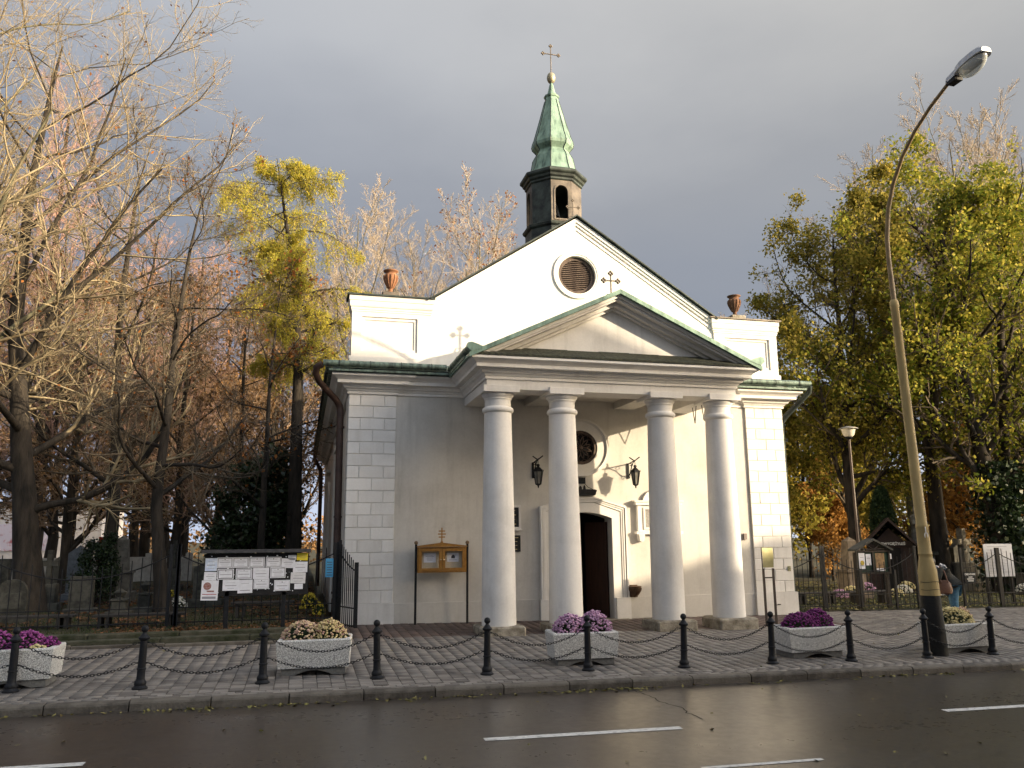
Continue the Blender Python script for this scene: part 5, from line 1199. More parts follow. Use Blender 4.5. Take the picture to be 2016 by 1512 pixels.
# local: +x is the way they face, y their left, z up
SKINM = mat('skin', (.42, .25, .17), (.48, .29, .2), 10, .6)
JK = mat('dark grey jacket', (.016, .018, .018), (.04, .042, .038), 10, .8, .4, 60); JN = mat('blue jeans', (.055, .13, .20), (.09, .20, .29), 20, .85, .3, 90)
BAG = mat('brown leather', (.085, .035, .018), (.13, .06, .032), 8, .5, .2, 40); SCARF = mat('checked scarf', (.12, .13, .15), (.55, .55, .56), 18, .85, lo=.48, hi=.52); HAIR = mat('dark brown hair', (.015, .010, .008), (.035, .025, .02), 40, .5)
V = [(0, 0, .92), (.10, 0, 1.08), (.22, 0, 1.22), (.32, 0, 1.32), (.37, 0, 1.355), (.44, 0, 1.40), (.47, 0, 1.48),
     (0, .09, .86), (.03, .10, .48), (-.03, .10, .09), (.09, .11, .03), (0, -.09, .86), (.00, -.10, .48), (-.08, -.10, .09), (.05, -.11, .03),
     (.28, .18, 1.28), (.36, .24, 1.06), (.52, .14, 1.0), (.59, .10, 1.02), (.28, -.18, 1.28), (.33, -.25, 1.05), (.50, -.16, 1.0), (.57, -.12, 1.02)]
E = [(0, 1), (1, 2), (2, 3), (3, 4), (4, 5), (5, 6), (0, 7), (7, 8), (8, 9), (9, 10), (0, 11), (11, 12), (12, 13), (13, 14), (3, 15), (15, 16), (16, 17), (17, 18), (3, 19), (19, 20), (20, 21), (21, 22)]
R = [.13, .12, .13, .11, .055, .085, .085, .085, .06, .045, .035, .085, .06, .045, .035, .055, .045, .034, .03, .055, .045, .034, .03]
n0 = len(V)
for s, b in ((1, 18), (-1, 22)):                         # fingers and thumb
    p = Vector(V[b])
    for k in range(4):
        q = p + Vector((.045, s*(-.022+.015*k), .006)); q2 = q + Vector((.028-.004*abs(k-1), 0, -.02)); V += [tuple(q), tuple(q2)]; E += [(b, len(V)-2), (len(V)-2, len(V)-1)]; R += [.009, .008]
    q = p + Vector((.01, -s*.035, .02)); V.append(tuple(q)); E.append((b, len(V)-1)); R.append(.010)
skin('body', V, E, R, SKINM, e)
V = [(-.02, 0, .80), (.0, 0, .92), (.10, 0, 1.08), (.22, 0, 1.22), (.31, 0, 1.31), (.28, .19, 1.28), (.36, .25, 1.06), (.50, .15, 1.0), (.28, -.19, 1.28), (.33, -.26, 1.05), (.48, -.17, 1.0)]
skin('jacket', V, [(0, 1), (1, 2), (2, 3), (3, 4), (4, 5), (5, 6), (6, 7), (4, 8), (8, 9), (9, 10)], [(.235, .20), (.215, .19), (.205, .18), (.20, .18), (.15, .14), .095, .08, .06, .095, .08, .06], JK, e, 2)
V = [(0, 0, .90), (0, .085, .84), (.03, .10, .48), (-.03, .10, .10), (0, -.085, .84), (0, -.10, .48), (-.08, -.10, .10)]
skin('jeans', V, [(0, 1), (1, 2), (2, 3), (0, 4), (4, 5), (5, 6)], [.16, .125, .095, .075, .125, .095, .075], JN, e)
for s, x in ((1, .02), (-1, -.03)):
    MB().lathe([(.5, 0), (1, .1), (.95, .55), (.5, .95), (.1, 1)], 12).xform(Matrix.Translation((x, s*.105, -.01)) @ Matrix.Diagonal((.14, .05, .09, 1))).build('shoe', IRON, e).location = (0, 0, 0)
for o in list(e.children):
    if o.name.startswith('shoe'): o.data.transform(Matrix.Translation(WL[e.name]))
def local(mb, name, m, smooth='auto'):
    o = bpy.data.objects.new(name, mb.mesh(name, m, smooth=smooth, flipfix=True)); COL.objects.link(o); o.parent = e; return o
mb = MB().ball((.43, 0, 1.475), .112, 14, 9, 1.05); local(mb, 'hair', HAIR)
mb = MB().tube([(.37+.11*math.cos(t), .12*math.sin(t), 1.345+.03*math.cos(t)) for t in np.linspace(0, 2*PI, 13)], .05, 8); mb.tube([(.25, .05, 1.40), (.16, .06, 1.36), (.10, .06, 1.27)], [.05, .055, .03], 6); local(mb, 'scarf', SCARF)
mb = MB().lathe([(.02, 0), (.13, .02), (.16, .12), (.14, .26), (.09, .33), (.03, .34)], 12, (0, 0, 0), sy=.5).xform(Matrix.Translation((.22, .30, .72)) @ Matrix.Rotation(.25, 4, 'X')); local(mb, 'bag', BAG)
mb = MB().tube([(.16, .32, 1.0), (.20, .24, 1.25), (.27, .17, 1.37), (.34, .20, 1.22), (.30, .31, 1.0)], .016, 6); local(mb, 'bag_strap', BAG)
mb = MB()
for s in (1, -1): mb.ball((.53, s*.035, 1.465), .012, 6, 4)
mb.lathe([(.0001, -.03), (.014, 0), (.006, .03)], 6, (.545, 0, 1.44)); local(mb, 'face_features', HAIR)
# ------------------------------------------------------------------ trees
def tubes(pts, rad, S):
    """pts (N,K,3), rad (N,K) -> verts, quads"""
    N, K, _ = pts.shape; d = pts[:, -1]-pts[:, 0]; d /= np.linalg.norm(d, axis=1)[:, None]+1e-9
    ref = np.where(np.abs(d[:, 2:3]) < .8, np.array([[0, 0, 1.]]), np.array([[1., 0, 0]])); U = np.cross(d, ref); U /= np.linalg.norm(U, axis=1)[:, None]+1e-9; W = np.cross(d, U)
    a = 2*np.pi*np.arange(S)/S
    ring = U[:, None, None, :]*np.cos(a)[None, None, :, None] + W[:, None, None, :]*np.sin(a)[None, None, :, None]
    V = pts[:, :, None, :] + ring*rad[:, :, None, None]
    b = (np.arange(N)*K*S)[:, None, None] + (np.arange(K-1)*S)[None, :, None]; q = np.arange(S)[None, None, :]; r = (np.arange(S)+1) % S; r = r[None, None, :]
    F = np.stack([b+q, b+r, b+S+r, b+S+q], -1).reshape(-1, 4)
    return V.reshape(-1, 3), F
def grow(rng, trunk, r0, r1, levels):
    P = np.array(trunk, float)[None]; n = 14                       # resample the trunk
    t = np.linspace(0, 1, len(trunk)); tt = np.linspace(0, 1, n); P = np.stack([np.interp(tt, t, P[0, :, i]) for i in range(3)], 1)[None]
    P[0, 1:-1, :2] += rng.normal(0, .02, (n-2, 2))
    R = np.linspace(r0, r1, n)[None]; R[0, 0] *= 1.35; R[0, 1] *= 1.08
    out = [(P, R, 10)]
    for L in levels:
        Np, Kp, _ = P.shape; c = L['n']
        u = (np.arange(c)[None]+rng.random((Np, c)))/c; ts = L['t'][0] + (L['t'][1]-L['t'][0])*u
        f = ts*(Kp-1); i = np.minimum(f.astype(int), Kp-2); w = (f-i)[..., None]; idx = np.arange(Np)[:, None]
        p = P[idx, i]*(1-w)+P[idx, i+1]*w; tg = P[idx, i+1]-P[idx, i]; tg /= np.linalg.norm(tg, axis=2)[..., None]+1e-9
        rp = R[idx, i]*(1-w[..., 0])+R[idx, i+1]*w[..., 0]
        plen = np.linalg.norm(P[:, 1:]-P[:, :-1], axis=2).sum(1)[:, None]
        ref = np.where(np.abs(tg[..., 2:3]) < .8, np.array([0, 0, 1.]), np.array([1., 0, 0])); U = np.cross(tg, ref); U /= np.linalg.norm(U, axis=2)[..., None]; W = np.cross(tg, U)
        az = (np.arange(c)*2.4)[None] + rng.random((Np, 1))*6.28 + rng.normal(0, .5, (Np, c))
        an = np.radians(rng.normal(L['ang'][0], L['ang'][1], (Np, c)))[..., None]
        d = tg*np.cos(an) + (U*np.cos(az)[..., None]+W*np.sin(az)[..., None])*np.sin(an)
        if 'len' in L: ln = L['len']*np.array(np.vectorize(L.get('prof', lambda x: 1))(ts))*rng.uniform(.75, 1.2, ts.shape)
        else: ln = plen*L['ratio']*(1.15-.65*ts)*rng.uniform(.6, 1.3, ts.shape)
        if 'bias' in L: d = d + np.array(L['bias'])
        d /= np.linalg.norm(d, axis=2)[..., None]
        N2 = Np*c; p = p.reshape(N2, 3); d = d.reshape(N2, 3); ln = ln.reshape(N2); rp = rp.reshape(N2)
        K = L['K']; pts = [p]; cur = d
        for k in range(K):
            cur = cur + rng.normal(0, L['wig'], (N2, 3)); cur[:, 2] += L['up'] + L.get('up2', 0)*k/K; cur /= np.linalg.norm(cur, axis=1)[:, None]
            pts.append(pts[-1] + cur*(ln/K)[:, None])
        P = np.stack(pts, 1); rr = np.maximum(rp*L['rr'], L.get('rmin', .004)); R = rr[:, None]*np.linspace(1, L.get('tip', .35), K+1)[None]; R = np.maximum(R, L.get('rmin', .004)*.7)
        out.append((P, R, L['S']))
    return out
def mesh_of(name, sets, m, base):
    Vs, Fs, o = [], [], 0
    for P, R, S in sets:
        V, F = tubes(P-np.array(base), R, S); Vs.append(V); Fs.append(F+o); o += len(V)
    return fast_mesh(name, np.concatenate(Vs), np.concatenate(Fs), m, smooth=True)
def make_tree(name, label, group, seed, trunk, r0, r1, levels, bark, twig, leaf=None, split=2, cat='tree'):
    rng = np.random.default_rng(seed); sets = grow(rng, trunk, r0, r1, levels); base = trunk[0]
    e = empty(name, base, label=label, cat=cat, group=group)
    link_mesh('trunk', mesh_of('trunk', sets[:split], bark, base), e)
    o = link_mesh('branches', mesh_of('branches', sets[split:], twig, base), e)
    if leaf:
        for lf in leaf:
            Q = sets[lf.get('lv', -1)][0]; P = Q.reshape(-1, 3); gsz = 14; ng = len(Q)//gsz+1; gw = np.repeat(rng.gamma(lf.get('cl', .9), 1, ng), gsz)[:len(Q)]; br = rng.choice(len(Q), lf['n'], p=gw/gw.sum()); i = br*Q.shape[1]+rng.integers(0, Q.shape[1], lf['n']); C = P[i] + rng.normal(0, lf['sp'], (lf['n'], 3)) - np.array(base)
            if 'zmin' in lf: C = C[C[:, 2] > lf['zmin']]
            if 'zmax' in lf: C = C[rng.random(len(C)) < np.clip((lf['zmax']-C[:, 2])/3, 0, 1)]
            if 'hang' in lf: C[:, 2] -= rng.random(len(C))*lf['hang']
            o = link_mesh('leaves', leaf_mesh('leaves', C, rng, lf['L'], lf['W'], lf['m'], lf.get('flat', 0), lf.get('droop', .3)), e); tag(o, kind='stuff')
    return e
BARK = mat('dark bark', (.012, .010, .008), (.046, .037, .028), 6, .95, 1.0, 20, stretch=(1, 1, .25), detail=6)
BARKG = mat('greenish bark', (.055, .052, .030), (.15, .14, .09), 4, .9, .6, 20, detail=5)
TWIG = mat('tan twigs', (.145, .112, .066), (.35, .285, .175), 2, .9)
TWIGP = mat('pinkish twigs', (.30, .18, .14), (.46, .29, .22), 3, .9)
TWIGD = mat('dark twigs', (.06, .047, .032), (.15, .118, .08), 3, .9)
TWIGB = mat('brown twigs', (.15, .10, .065), (.34, .235, .155), 3, .9)
TWIGG = mat('grey twigs', (.24, .195, .15), (.42, .35, .27), 3, .9)
LGRN = mat('green yellow leaves', (.095, .14, .016), (.56, .47, .08), 20, .7, attr='rnd', spec=.1, stops=[(.5, (.25, .265, .034))], transl=.4)
LYEL = mat('olive yellow leaves', (.14, .135, .02), (.60, .46, .10), 20, .7, attr='rnd', spec=.1, stops=[(.5, (.33, .29, .05))], transl=.4)
LBRN = mat('brown leaves', (.13, .05, .016), (.40, .16, .045), 20, .7, attr='rnd', spec=.1, transl=.25)
LORA = mat('orange leaves', (.20, .095, .025), (.50, .27, .07), 20, .7, attr='rnd', spec=.1, transl=.35)
LIVY = mat('ivy', (.010, .022, .008), (.03, .055, .016), 20, .4, attr='rnd', transl=.1)
LARCH = mat('golden larch needles', (.38, .40, .06), (.80, .62, .12), 20, .8, attr='rnd', spec=.1, stops=[(.5, (.62, .56, .09))], transl=.55)
LTHU = mat('thuja green', (.012, .03, .010), (.04, .075, .022), 20, .7, attr='rnd', transl=.15)
LBKG = mat('deep wood leaves', (.10, .06, .03), (.34, .19, .08), 20, .7, attr='rnd', spec=.1, stops=[(.5, (.19, .12, .06))], transl=.3)

def bare(n1, len1, prof, n2=9, n3=8, n4=6, ang=(52, 10), t0=.32, up=.05, wig=.10, rr=.55, bias=None, r2=.45, r3=.42, r4=.55, tip4=.003, k4=2):
    a = dict(n=n1, t=(t0, .98), ang=ang, len=len1, prof=prof, K=9, wig=wig, up=up, rr=rr, S=6, tip=.25, rmin=.02)
    if bias is not None: a['bias'] = bias
    return [a, dict(n=n2, t=(.15, 1), ang=(45, 12), ratio=r2, K=6, wig=.12, up=.05, rr=.6, S=4, rmin=.010), dict(n=n3, t=(.1, 1), ang=(42, 14), ratio=r3, K=4, wig=.14, up=.06, rr=.6, S=3, rmin=.006), dict(n=n4, t=(.1, 1), ang=(38, 14), ratio=r4, K=k4, wig=.12, up=.05, rr=.6, S=3, rmin=tip4)]
DRY = lambda n, m=LBRN: [dict(n=n, sp=.05, L=.11, W=.06, m=m, hang=.08)]
make_tree('bare_oak', 'big bare tree with thick trunk and wide sunlit limbs at far left', 'trees left of the church', 21, [(-13.5, 4, -.1), (-13.75, 4, 2), (-14.1, 4.05, 4.3), (-14.5, 4.1, 6.8), (-14.7, 4.2, 10), (-14.5, 4.2, 13.2), (-14.2, 4.2, 16)], .36, .025,
          bare(26, 6.8, lambda t: 1.1-.7*max(0, t-.5), 12, 9, 5, (60, 12), .2, .055, .13, .44), BARK, TWIG, DRY(500))
make_tree('bare_oak', 'bare tree leaning in from beyond the left frame edge', 'trees left of the church', 22, [(-17.2, 2.6, -.1), (-17.1, 2.6, 4), (-16.8, 2.5, 8), (-16.3, 2.5, 13), (-16, 2.5, 17)], .34, .03,
          bare(20, 7.2, lambda t: 1.1-.5*t, 11, 8, 5, (55, 10), .30, .075, .12, .46, (.25, 0, .05)), BARKG, TWIG, DRY(250))
make_tree('leaning_tree', 'slim leaning trunk with a long arching branch before the left railing', 'trees left of the church', 23, [(-10.2, 3, -.1), (-10.35, 3, 1.2), (-10.6, 3, 2.9), (-10.45, 3, 4.6), (-10.4, 3.1, 7), (-10.2, 3.1, 9.5), (-9.9, 3.1, 11.5)], .20, .012,
          bare(16, 4.2, lambda t: 1.1-.6*t, 10, 9, 5, (68, 12), .30, .02, .11, .5), BARK, TWIGD, DRY(320))
make_tree('bare_tree', 'bare tree left of the leaning trunk', 'trees left of the church', 24, [(-12.45, 7, -.1), (-12.35, 7, 2), (-12.45, 7, 4.5), (-12.7, 7, 8), (-12.5, 7, 12), (-12.3, 7, 14)], .24, .012,
          bare(16, 4.6, lambda t: 1.1-.6*t, 10, 8, 5, (60, 12), .28, .04, .11, .5), BARK, TWIGD, DRY(320))
make_tree('pink_birch', 'tall fine twigged tree glowing pink behind the left trees', 'trees left of the church', 25, [(-17.0, 16, -.1), (-17.1, 16, 6), (-17.3, 16, 12), (-17.3, 16, 20)], .30, .05,
          bare(26, 6.4, lambda t: 1.15-.75*t, 12, 10, 6, (40, 8), .15, .12, .08, .42, k4=1), BARK, TWIGP)
pb = [o for o in bpy.data.objects if o.name == 'pink_birch'][0]
PINKS = [(-12.2, 21, .78, 2.0, 'fine pink twigged tree left of the larch'), (-21.5, 19, .95, 4.0, 'fine pink twigged tree at the left frame edge'), (-15.2, 26, .9, 5.3, 'far pink twigged tree behind the bare trees')]
# weeping larch: tiers of drooping golden sprays
rng = np.random.default_rng(31)
def tier(t):
    z = t*15.5
    return .40 if z > 14.6 else .66 if z > 13.8 else 1.05 if z > 12 else .45 if z > 10.8 else .85 if z > 9 else .6 if z > 8 else .75
lar = [dict(n=44, t=(.43, .99), ang=(82, 9), len=2.55, prof=tier, K=8, wig=.09, up=.07, up2=-.26, rr=.40, S=5, rmin=.018),
       dict(n=18, t=(.15, 1), ang=(52, 18), ratio=.40, K=5, wig=.10, up=-.16, rr=.5, S=3, rmin=.006), dict(n=8, t=(.1, 1), ang=(45, 18), ratio=.9, K=4, wig=.06, up=-.5, rr=.5, S=3, rmin=.003)]
make_tree('weeping_larch', 'golden weeping larch with a thick furrowed trunk beside the church', 'trees left of the church', 31, [(-7.12, 9, -.1), (-7.18, 9, 3.2), (-7.24, 9, 7), (-7.35, 9, 9.9), (-7.8, 9, 12.7), (-8.3, 9, 15.5)], .30, .012, lar, BARK, TWIGD,
          [dict(n=50000, sp=.05, L=.125, W=.027, m=LARCH, droop=.7, hang=.12), dict(n=10000, lv=-2, sp=.06, L=.11, W=.028, m=LARCH, droop=.3)])
# trees rising behind the church
vase = lambda n1, ln: [dict(n=n1, t=(.34, .95), ang=(44, 10), len=ln, prof=lambda t: 1.2-.75*t, K=9, wig=.09, up=.085, rr=.55, S=5, tip=.2, rmin=.02), dict(n=9, t=(.15, 1), ang=(38, 10), ratio=.42, K=5, wig=.10, up=.09, rr=.5, S=3, rmin=.014), dict(n=8, t=(.1, 1), ang=(36, 12), ratio=.42, K=3, wig=.11, up=.09, rr=.6, S=3, rmin=.010), dict(n=6, t=(.1, 1), ang=(34, 12), ratio=.6, K=1, wig=.10, up=.09, rr=.6, S=3, rmin=.007)]
ash = make_tree('bare_ash', 'upright bare tree rising behind the left attic urn', 'bare trees behind the church', 41, [(-4.4, 25, -.1), (-4.4, 25, 7), (-4.5, 25, 12), (-4.4, 25, 20)], .32, .02, vase(24, 8.6), BARKG, TWIGG)
ash2 = make_tree('bare_ash', 'bare tree with sparse brown leaves behind the gable slope', 'bare trees behind the church', 42, [(2.9, 25, -.1), (2.8, 25, 7), (2.75, 25, 12), (2.7, 25, 20.5)], .34, .02, vase(24, 8.8), BARKG, TWIGG, [dict(n=2200, sp=.10, L=.15, W=.09, m=LBRN)])
def spawn(src, x, y, z, s, rz, label, group=None):
    c = copy_tree(src); c.location = (x, y, z); c.scale = (s, s, s); c.rotation_euler = (0, 0, rz); tag(c, label, None, group); return c
spawn(ash, -.9, 27, -.1, .95, 2.2, 'thin bare tree between the two trees behind the left roof slope')
spawn(ash, -8.6, 27, -.1, .86, 4.1, 'bare tree left of the attic urn behind the larch')
spawn(ash, 6.2, 30, -.1, .95, 1.1, 'bare tree hidden low behind the gable and turret')
spawn(ash, 23.4, 34, -.2, .82, 5.0, 'small pale bare crown behind the right attic urn')
# right of the church
def leafy(n1, ln, prof, ang=(48, 10), t0=.25, up=.06): return [dict(n=n1, t=(t0, .98), ang=ang, len=ln, prof=prof, K=9, wig=.10, up=up, rr=.55, S=6, tip=.25, rmin=.02), dict(n=9, t=(.2, 1), ang=(45, 12), ratio=.45, K=6, wig=.12, up=.04, rr=.6, S=4, rmin=.010), dict(n=6, t=(.1, 1), ang=(42, 14), ratio=.48, K=3, wig=.14, up=.02, rr=.6, S=3, rmin=.006), dict(n=3, t=(.1, 1), ang=(40, 14), ratio=.65, K=2, wig=.12, up=-.02, rr=.6, S=3, rmin=.004)]
make_tree('maple', 'broad olive leaved tree just right of the church', 'trees right of the church', 51, [(15.6, 10, -.3), (15.5, 10, 3), (15.6, 10.2, 7), (15.8, 10.2, 11), (15.9, 10.2, 15)], .30, .04, leafy(28, 5.2, lambda t: 1.0-.5*max(0, t-.55), (58, 12), .2, .07), BARK, TWIGD,
          [dict(n=44000, sp=.17, L=.165, W=.105, m=LYEL), dict(n=16000, sp=.2, L=.17, W=.11, m=LGRN, zmax=11)])
make_tree('maple', 'tall green yellow tree with a thick dark forked trunk behind the street lamp', 'trees right of the church', 52, [(17.9, 8, -.3), (17.95, 8, 3), (17.9, 8, 5.8), (18.4, 8.1, 8.5), (19.2, 8.3, 11), (20.2, 8.5, 14.2)], .36, .04, leafy(28, 5.8, lambda t: 1.05-.4*max(0, t-.5), (55, 12), .26, .06), BARK, TWIGD,
          [dict(n=46000, sp=.18, L=.175, W=.11, m=LGRN)])
make_tree('maple', 'leafy tree at the right frame edge', 'trees right of the church', 53, [(28.0, 11.5, -.4), (28.1, 11.5, 5), (28.3, 11.5, 10), (28.5, 11.5, 14.5)], .34, .04, leafy(24, 6.2, lambda t: 1.0, (55, 12), .2, .06), BARK, TWIGD,
          [dict(n=48000, sp=.19, L=.17, W=.11, m=LGRN)])
make_tree('ivy_tree', 'dark twin trunk wrapped in ivy behind the white board', 'trees right of the church', 54, [(18.9, 6, -.3), (18.85, 6, 2), (18.4, 6, 5), (18.0, 6, 9), (17.8, 6, 14)], .40, .10, leafy(16, 4.0, lambda t: 1.0, (45, 12), .3, .08), BARK, TWIGD, [dict(n=6000, sp=.15, L=.18, W=.12, m=LGRN)])
make_tree('ivy_tree', 'second ivy grown trunk leaning right behind the white board', 'trees right of the church', 55, [(19.3, 6.2, -.3), (19.4, 6.2, 2), (19.8, 6.2, 5), (20.3, 6.2, 9), (20.8, 6.2, 14)], .34, .08, leafy(16, 4.0, lambda t: 1.0, (45, 12), .3, .08), BARK, TWIGD, [dict(n=6000, sp=.15, L=.18, W=.12, m=LGRN)])
r = np.random.default_rng(8); n = 7000; z = r.random(n)*4.8; w = 1.0-.12*z
C = np.stack([r.normal(0, .42, n)*w + np.where(r.random(n) < .5, -.12*z, .12*z), r.normal(0, .5, n), z], 1)
o = link_mesh('ivy', leaf_mesh('ivy', C, r, .18, .15, LIVY), None, (19.1, 5.9, -.3)); tag(o, 'dark ivy mass clothing the twin trunks behind the railing', 'ivy', None, 'stuff')
for x, y, k, rz, l in ((28.8, 16, 1.22, 2.6, 'tall pale bare tree top above the right leafy trees'), (24.6, 17, 1.10, .8, 'pale bare tree top behind the street lamp arm'), (33.0, 18, 1.25, 3.8, 'pale bare tree top at the right frame edge')): spawn(ash, x, y, -.4, k, rz, l, 'trees right of the church')
# thuja
e = empty('thuja', (15.85, 8.6, gz(15.8, 0)), label='slim dark green thuja behind the roofed notice case', cat='tree')
MB().bar((15.85, 8.6, -.4), (15.85, 8.6, 3.0), .06, 8, .02).build('trunk', BARK, e)
r = np.random.default_rng(9); n = 7000; z = r.random(n)**.85*4.1; w = .66*np.sqrt(np.clip(1-(z/4.15)**2.2, 0, 1))*np.clip(z*2+.5, 0, 1); a = r.random(n)*6.283; k = r.random(n)**.35
C = np.stack([w*k*np.cos(a)*(1+.12*np.sin(a*3+z*2)), w*k*np.sin(a), z], 1); o = link_mesh('crown', leaf_mesh('crown', C, r, .16, .06, LTHU, 0, -.8), e); tag(o, kind='stuff')
# orange undergrowth and the wood behind: prototypes, then copies sharing their meshes
def understory(name, label, group, seed, m, pos, h, n=9000, L=.22):
    return make_tree(name, label, group, seed, [pos, (pos[0], pos[1], pos[2]+h*.4), (pos[0]+.2, pos[1], pos[2]+h)], .10, .03, leafy(18, h*.42, lambda t: 1.1-.6*t, (58, 12), .15, .06), BARK, TWIGD, [dict(n=n, sp=.2, L=L, W=L*.65, m=m)])
o1 = understory('orange_tree', 'orange leaved young tree between the trunks behind the person', 'autumn trees behind the right graves', 61, LORA, (26.4, 16, -.5), 6.5)
spawn(o1, 30.6, 17, -.5, 1.15, 2, 'orange leaved tree at the right frame edge'); spawn(o1, 17.6, 14.5, -.4, .75, 4, 'low orange bush behind the park lamp'); spawn(o1, 33.5, 22, -.5, 1.5, 1, 'far orange tree beyond the ivy trunks')
o2 = understory('yellow_tree', 'yellow green young tree behind the park lamp', 'autumn trees behind the right graves', 62, LYEL, (13.6, 13.5, -.4), 7.5)
for k, (x, y, s, rz, l) in enumerate([(11.2, 16, 1.0, 1, 'yellow green tree seen between church and park lamp'), (19.5, 19, 1.2, 3, 'yellow green tree behind the thuja'), (23.0, 21, 1.2, 5, 'yellow green tree behind the dark forked trunk'), (16.2, 22, 1.3, 2.2, 'far yellow green tree right of the church'), (28.5, 26, 1.4, .4, 'far yellow green tree beyond the orange trees')]): spawn(o2, x, y, -.45, s, rz, l)
o3 = make_tree('brown_tree', 'brown leaved bare tree behind the pale obelisk', 'trees deep in the left cemetery', 63, [(-11.5, 13, -.1), (-11.4, 13, 3), (-11.5, 13, 6), (-11.3, 13, 11)], .20, .04, bare(18, 4.2, lambda t: 1.1-.6*t, 10, 8, 6, (55, 12), .15, .06, .12, .45, k4=1), BARK, TWIGB, [dict(n=2600, sp=.15, L=.15, W=.09, m=LBKG)])
for k, (x, y, s, rz, l) in enumerate([(-9.2, 12, .9, 2.1, 'brown leaved bare tree left of the slim dark trunk'), (-14.8, 12, 1.0, 4.4, 'brown leaved bare tree behind the big left trunk'), (-8.3, 17, 1.1, .7, 'brown leaved bare tree close behind the larch trunk'), (-12.8, 20, 1.25, 3.3, 0), (-17, 21, 1.2, 5.2, 0), (-10.3, 24, 1.3, 1.4, 0), (-20.5, 17, 1.1, 2.9, 0), (-14.9, 27, 1.4, 4.9, 0), (-8.6, 29, 1.4, .2, 0), (-20, 30, 1.5, 2.6, 0), (-25, 25, 1.4, 3.9, 0), (-18.5, 10, .95, 5.7, 'brown leaved bare tree at the left frame edge'), (-12, 34, 1.6, 1.0, 0), (-23, 38, 1.7, 2.0, 0), (-17, 40, 1.7, 3.0, 0), (-7.6, 36, 1.6, 4.0, 0)]):
    spawn(o3, x, y, -.1, s, rz, l or 'far brown leaved tree in the thicket beyond the graves')
o4 = understory('evergreen_bush', 'dark evergreen behind the black notice board', None, 64, LIVY, (-8.6, 9.5, -.1), 4.2, 8000, .18)
c = spawn(o4, -12.3, 5.2, -.1, .42, 1, 'small green bush between the left gravestones')
o5 = make_tree('slim_trunk', 'slim dark trunk beside the larch', 'trees left of the church', 65, [(-8.15, 7.5, -.1), (-8.1, 7.5, 3), (-8.1, 7.6, 7), (-7.9, 7.6, 11)], .15, .01, bare(14, 3.2, lambda t: 1.1-.6*t, 8, 7, 5, (60, 12), .3, .03, .11, .5), BARK, TWIGD, [dict(n=600, sp=.15, L=.14, W=.09, m=LBRN)])
for x, y, k, rz, l in PINKS: spawn(pb, x, y, -.1, k, rz, l)
# distant wood closing the view
def wood(name, label, xs, y0, seed, n, m, hgt):
    r = np.random.default_rng(seed); C = []
    for k in range(60):
        cx, cy, h = r.uniform(*xs), y0+r.uniform(0, 14), hgt*r.uniform(.55, 1.15); q = n//60
        C.append(np.stack([cx+r.normal(0, 1.7, q), cy+r.normal(0, 1.5, q), np.clip(r.normal(h*.55, h*.26, q), 0, h)], 1))
    o = link_mesh(name, leaf_mesh(name, np.concatenate(C), r, .5, .32, m), None, (0, 0, -.4)); tag(o, label, 'wood', None, 'stuff')
wood('far_wood', 'brown far wood behind the left cemetery', (-60, 2), 62, 71, 7000, LBKG, 5)
wood('far_wood', 'yellowish far wood behind the right cemetery', (14, 90), 48, 72, 16000, mat('far yellow leaves', (.07, .06, .015), (.22, .16, .035), 20, .7, attr='rnd', transl=.3), 8)

# ------------------------------------------------------------------ fallen leaves
def litter(name, label, P, r, L, m):
    o = link_mesh(name, leaf_mesh(name, P, r, L, L*.6, m, .88, 0)); tag(o, label, 'leaves', None, 'stuff')
r = np.random.default_rng(90)
LIT = mat('fallen yellow leaves', (.10, .07, .02), (.34, .28, .10), 20, .6, attr='rnd', stops=[(.6, (.20, .19, .05))])
n = 360; x = np.concatenate([r.uniform(-12, 6, n//3), *[r.normal(c, .4, 30) for c in (-11.2, -8.3, -7.2, -5.1, -3.1, -2.0, 2.6)]]); y = KY - np.abs(r.normal(.03, .10, len(x)))
litter('gutter_leaves', 'yellow leaves lying along the gutter of the kerb', np.stack([x, y, -.1965-.0107*x+.02*y-.12+.012], 1), r, .075, LIT)
n = 150; x = r.uniform(-12, 8, n); y = r.uniform(-12, -7.8, n); x = x[:60]; y = y[:60]
litter('road_leaves', 'single leaves scattered on the wet road', np.stack([x, y, -.1965-.0107*x+.02*y-.12+.01], 1), r, .06, LIT)
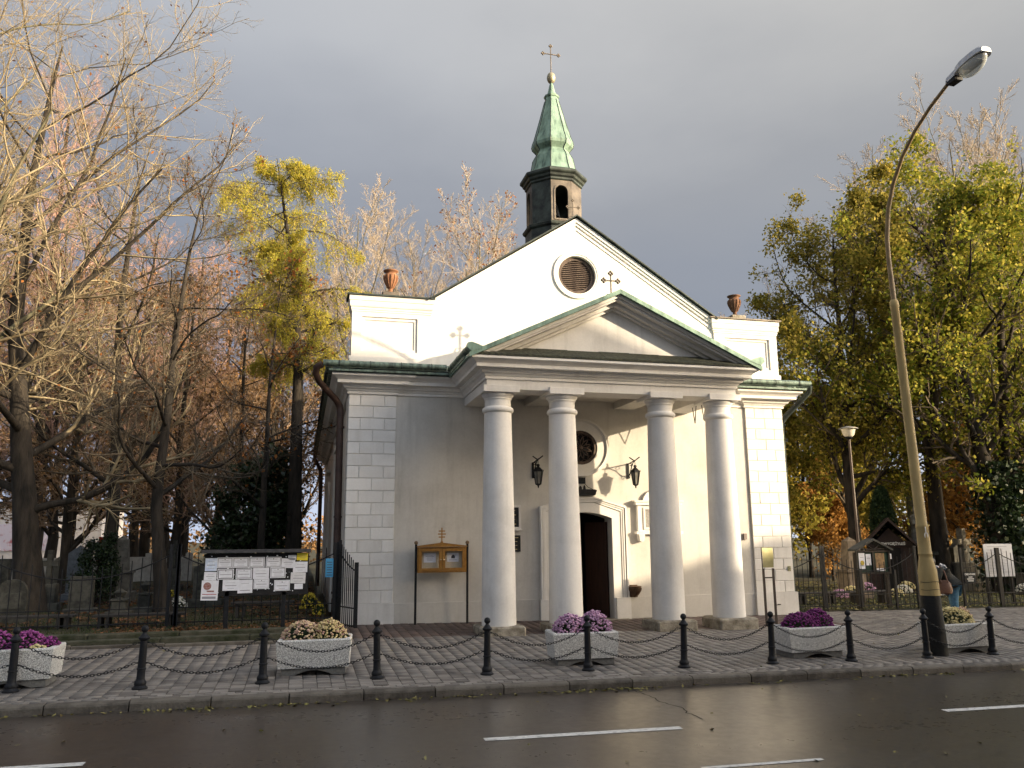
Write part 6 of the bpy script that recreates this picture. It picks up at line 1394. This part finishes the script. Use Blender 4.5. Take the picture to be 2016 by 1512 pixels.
n = 90; x = r.uniform(-12, 8, n); y = r.uniform(-7.3, -1, n); litter('pavement_leaves', 'single leaves scattered over the pavement', np.stack([x, y, -.1965-.0107*x+.02*y+.01], 1), r, .06, LIT)
LITB = mat('fallen brown leaves', (.075, .028, .012), (.24, .11, .045), 20, .8, attr='rnd')
n = 16000; x = -6.4-r.random(n)**1.1*13; y = -2.1+r.random(n)**1.5*18; k = (np.sin(x*1.7+y*.6)+np.sin(y*1.1-x*.5)+r.normal(0, .7, n)) > -.35
x, y = x[k], y[k]; zz = .02+.004*np.maximum(0, y)+.05*np.sin(x*.9+y*.35)*np.clip((y+1)/4, 0, 1)+.015+r.random(len(x))*.03
litter('cemetery_leaves', 'brown fallen leaves carpeting the left cemetery ground', np.stack([x, y, zz], 1), r, .10, LITB)
n = 9000; x = 6.1+r.random(n)*18; y = .6+r.random(n)**1.3*14; litter('lawn_leaves', 'fallen leaves on the ground right of the church', np.stack([x, y, -.1965-.0107*x+.04+.04*np.sin(x*.8+y*.4)*np.clip((y-1.4)/4, 0, 1)+r.random(n)*.03], 1), r, .10, LIT)
# grass tufts along the cemetery edges
GRASS = mat('grass blades', (.016, .030, .006), (.05, .075, .015), 20, .8, attr='rnd', transl=.2)
n = 14000; x = np.concatenate([-6.4-r.random(n//2)*11, 6.1+r.random(n//2)*14]); y = np.concatenate([-2.1+r.random(n//2)**1.2*9, .6+r.random(n//2)**1.3*7])
zz = np.where(x < 0, .02+.05*np.sin(x*.9+y*.35)*np.clip((y+1)/4, 0, 1), -.1965-.0107*x+.015)
h = r.uniform(.04, .11, n); d = r.normal(0, .03, (n, 2)); w = .006
V = np.stack([np.stack([x-w, y, zz], 1), np.stack([x+w, y, zz], 1), np.stack([x+d[:, 0], y+d[:, 1], zz+h], 1)], 1).reshape(-1, 3)
o = link_mesh('grass', fast_mesh('grass', V, np.arange(3*n).reshape(-1, 3), GRASS, attr=r.random(n))); tag(o, 'short grass on the cemetery ground', 'grass', None, 'stuff')
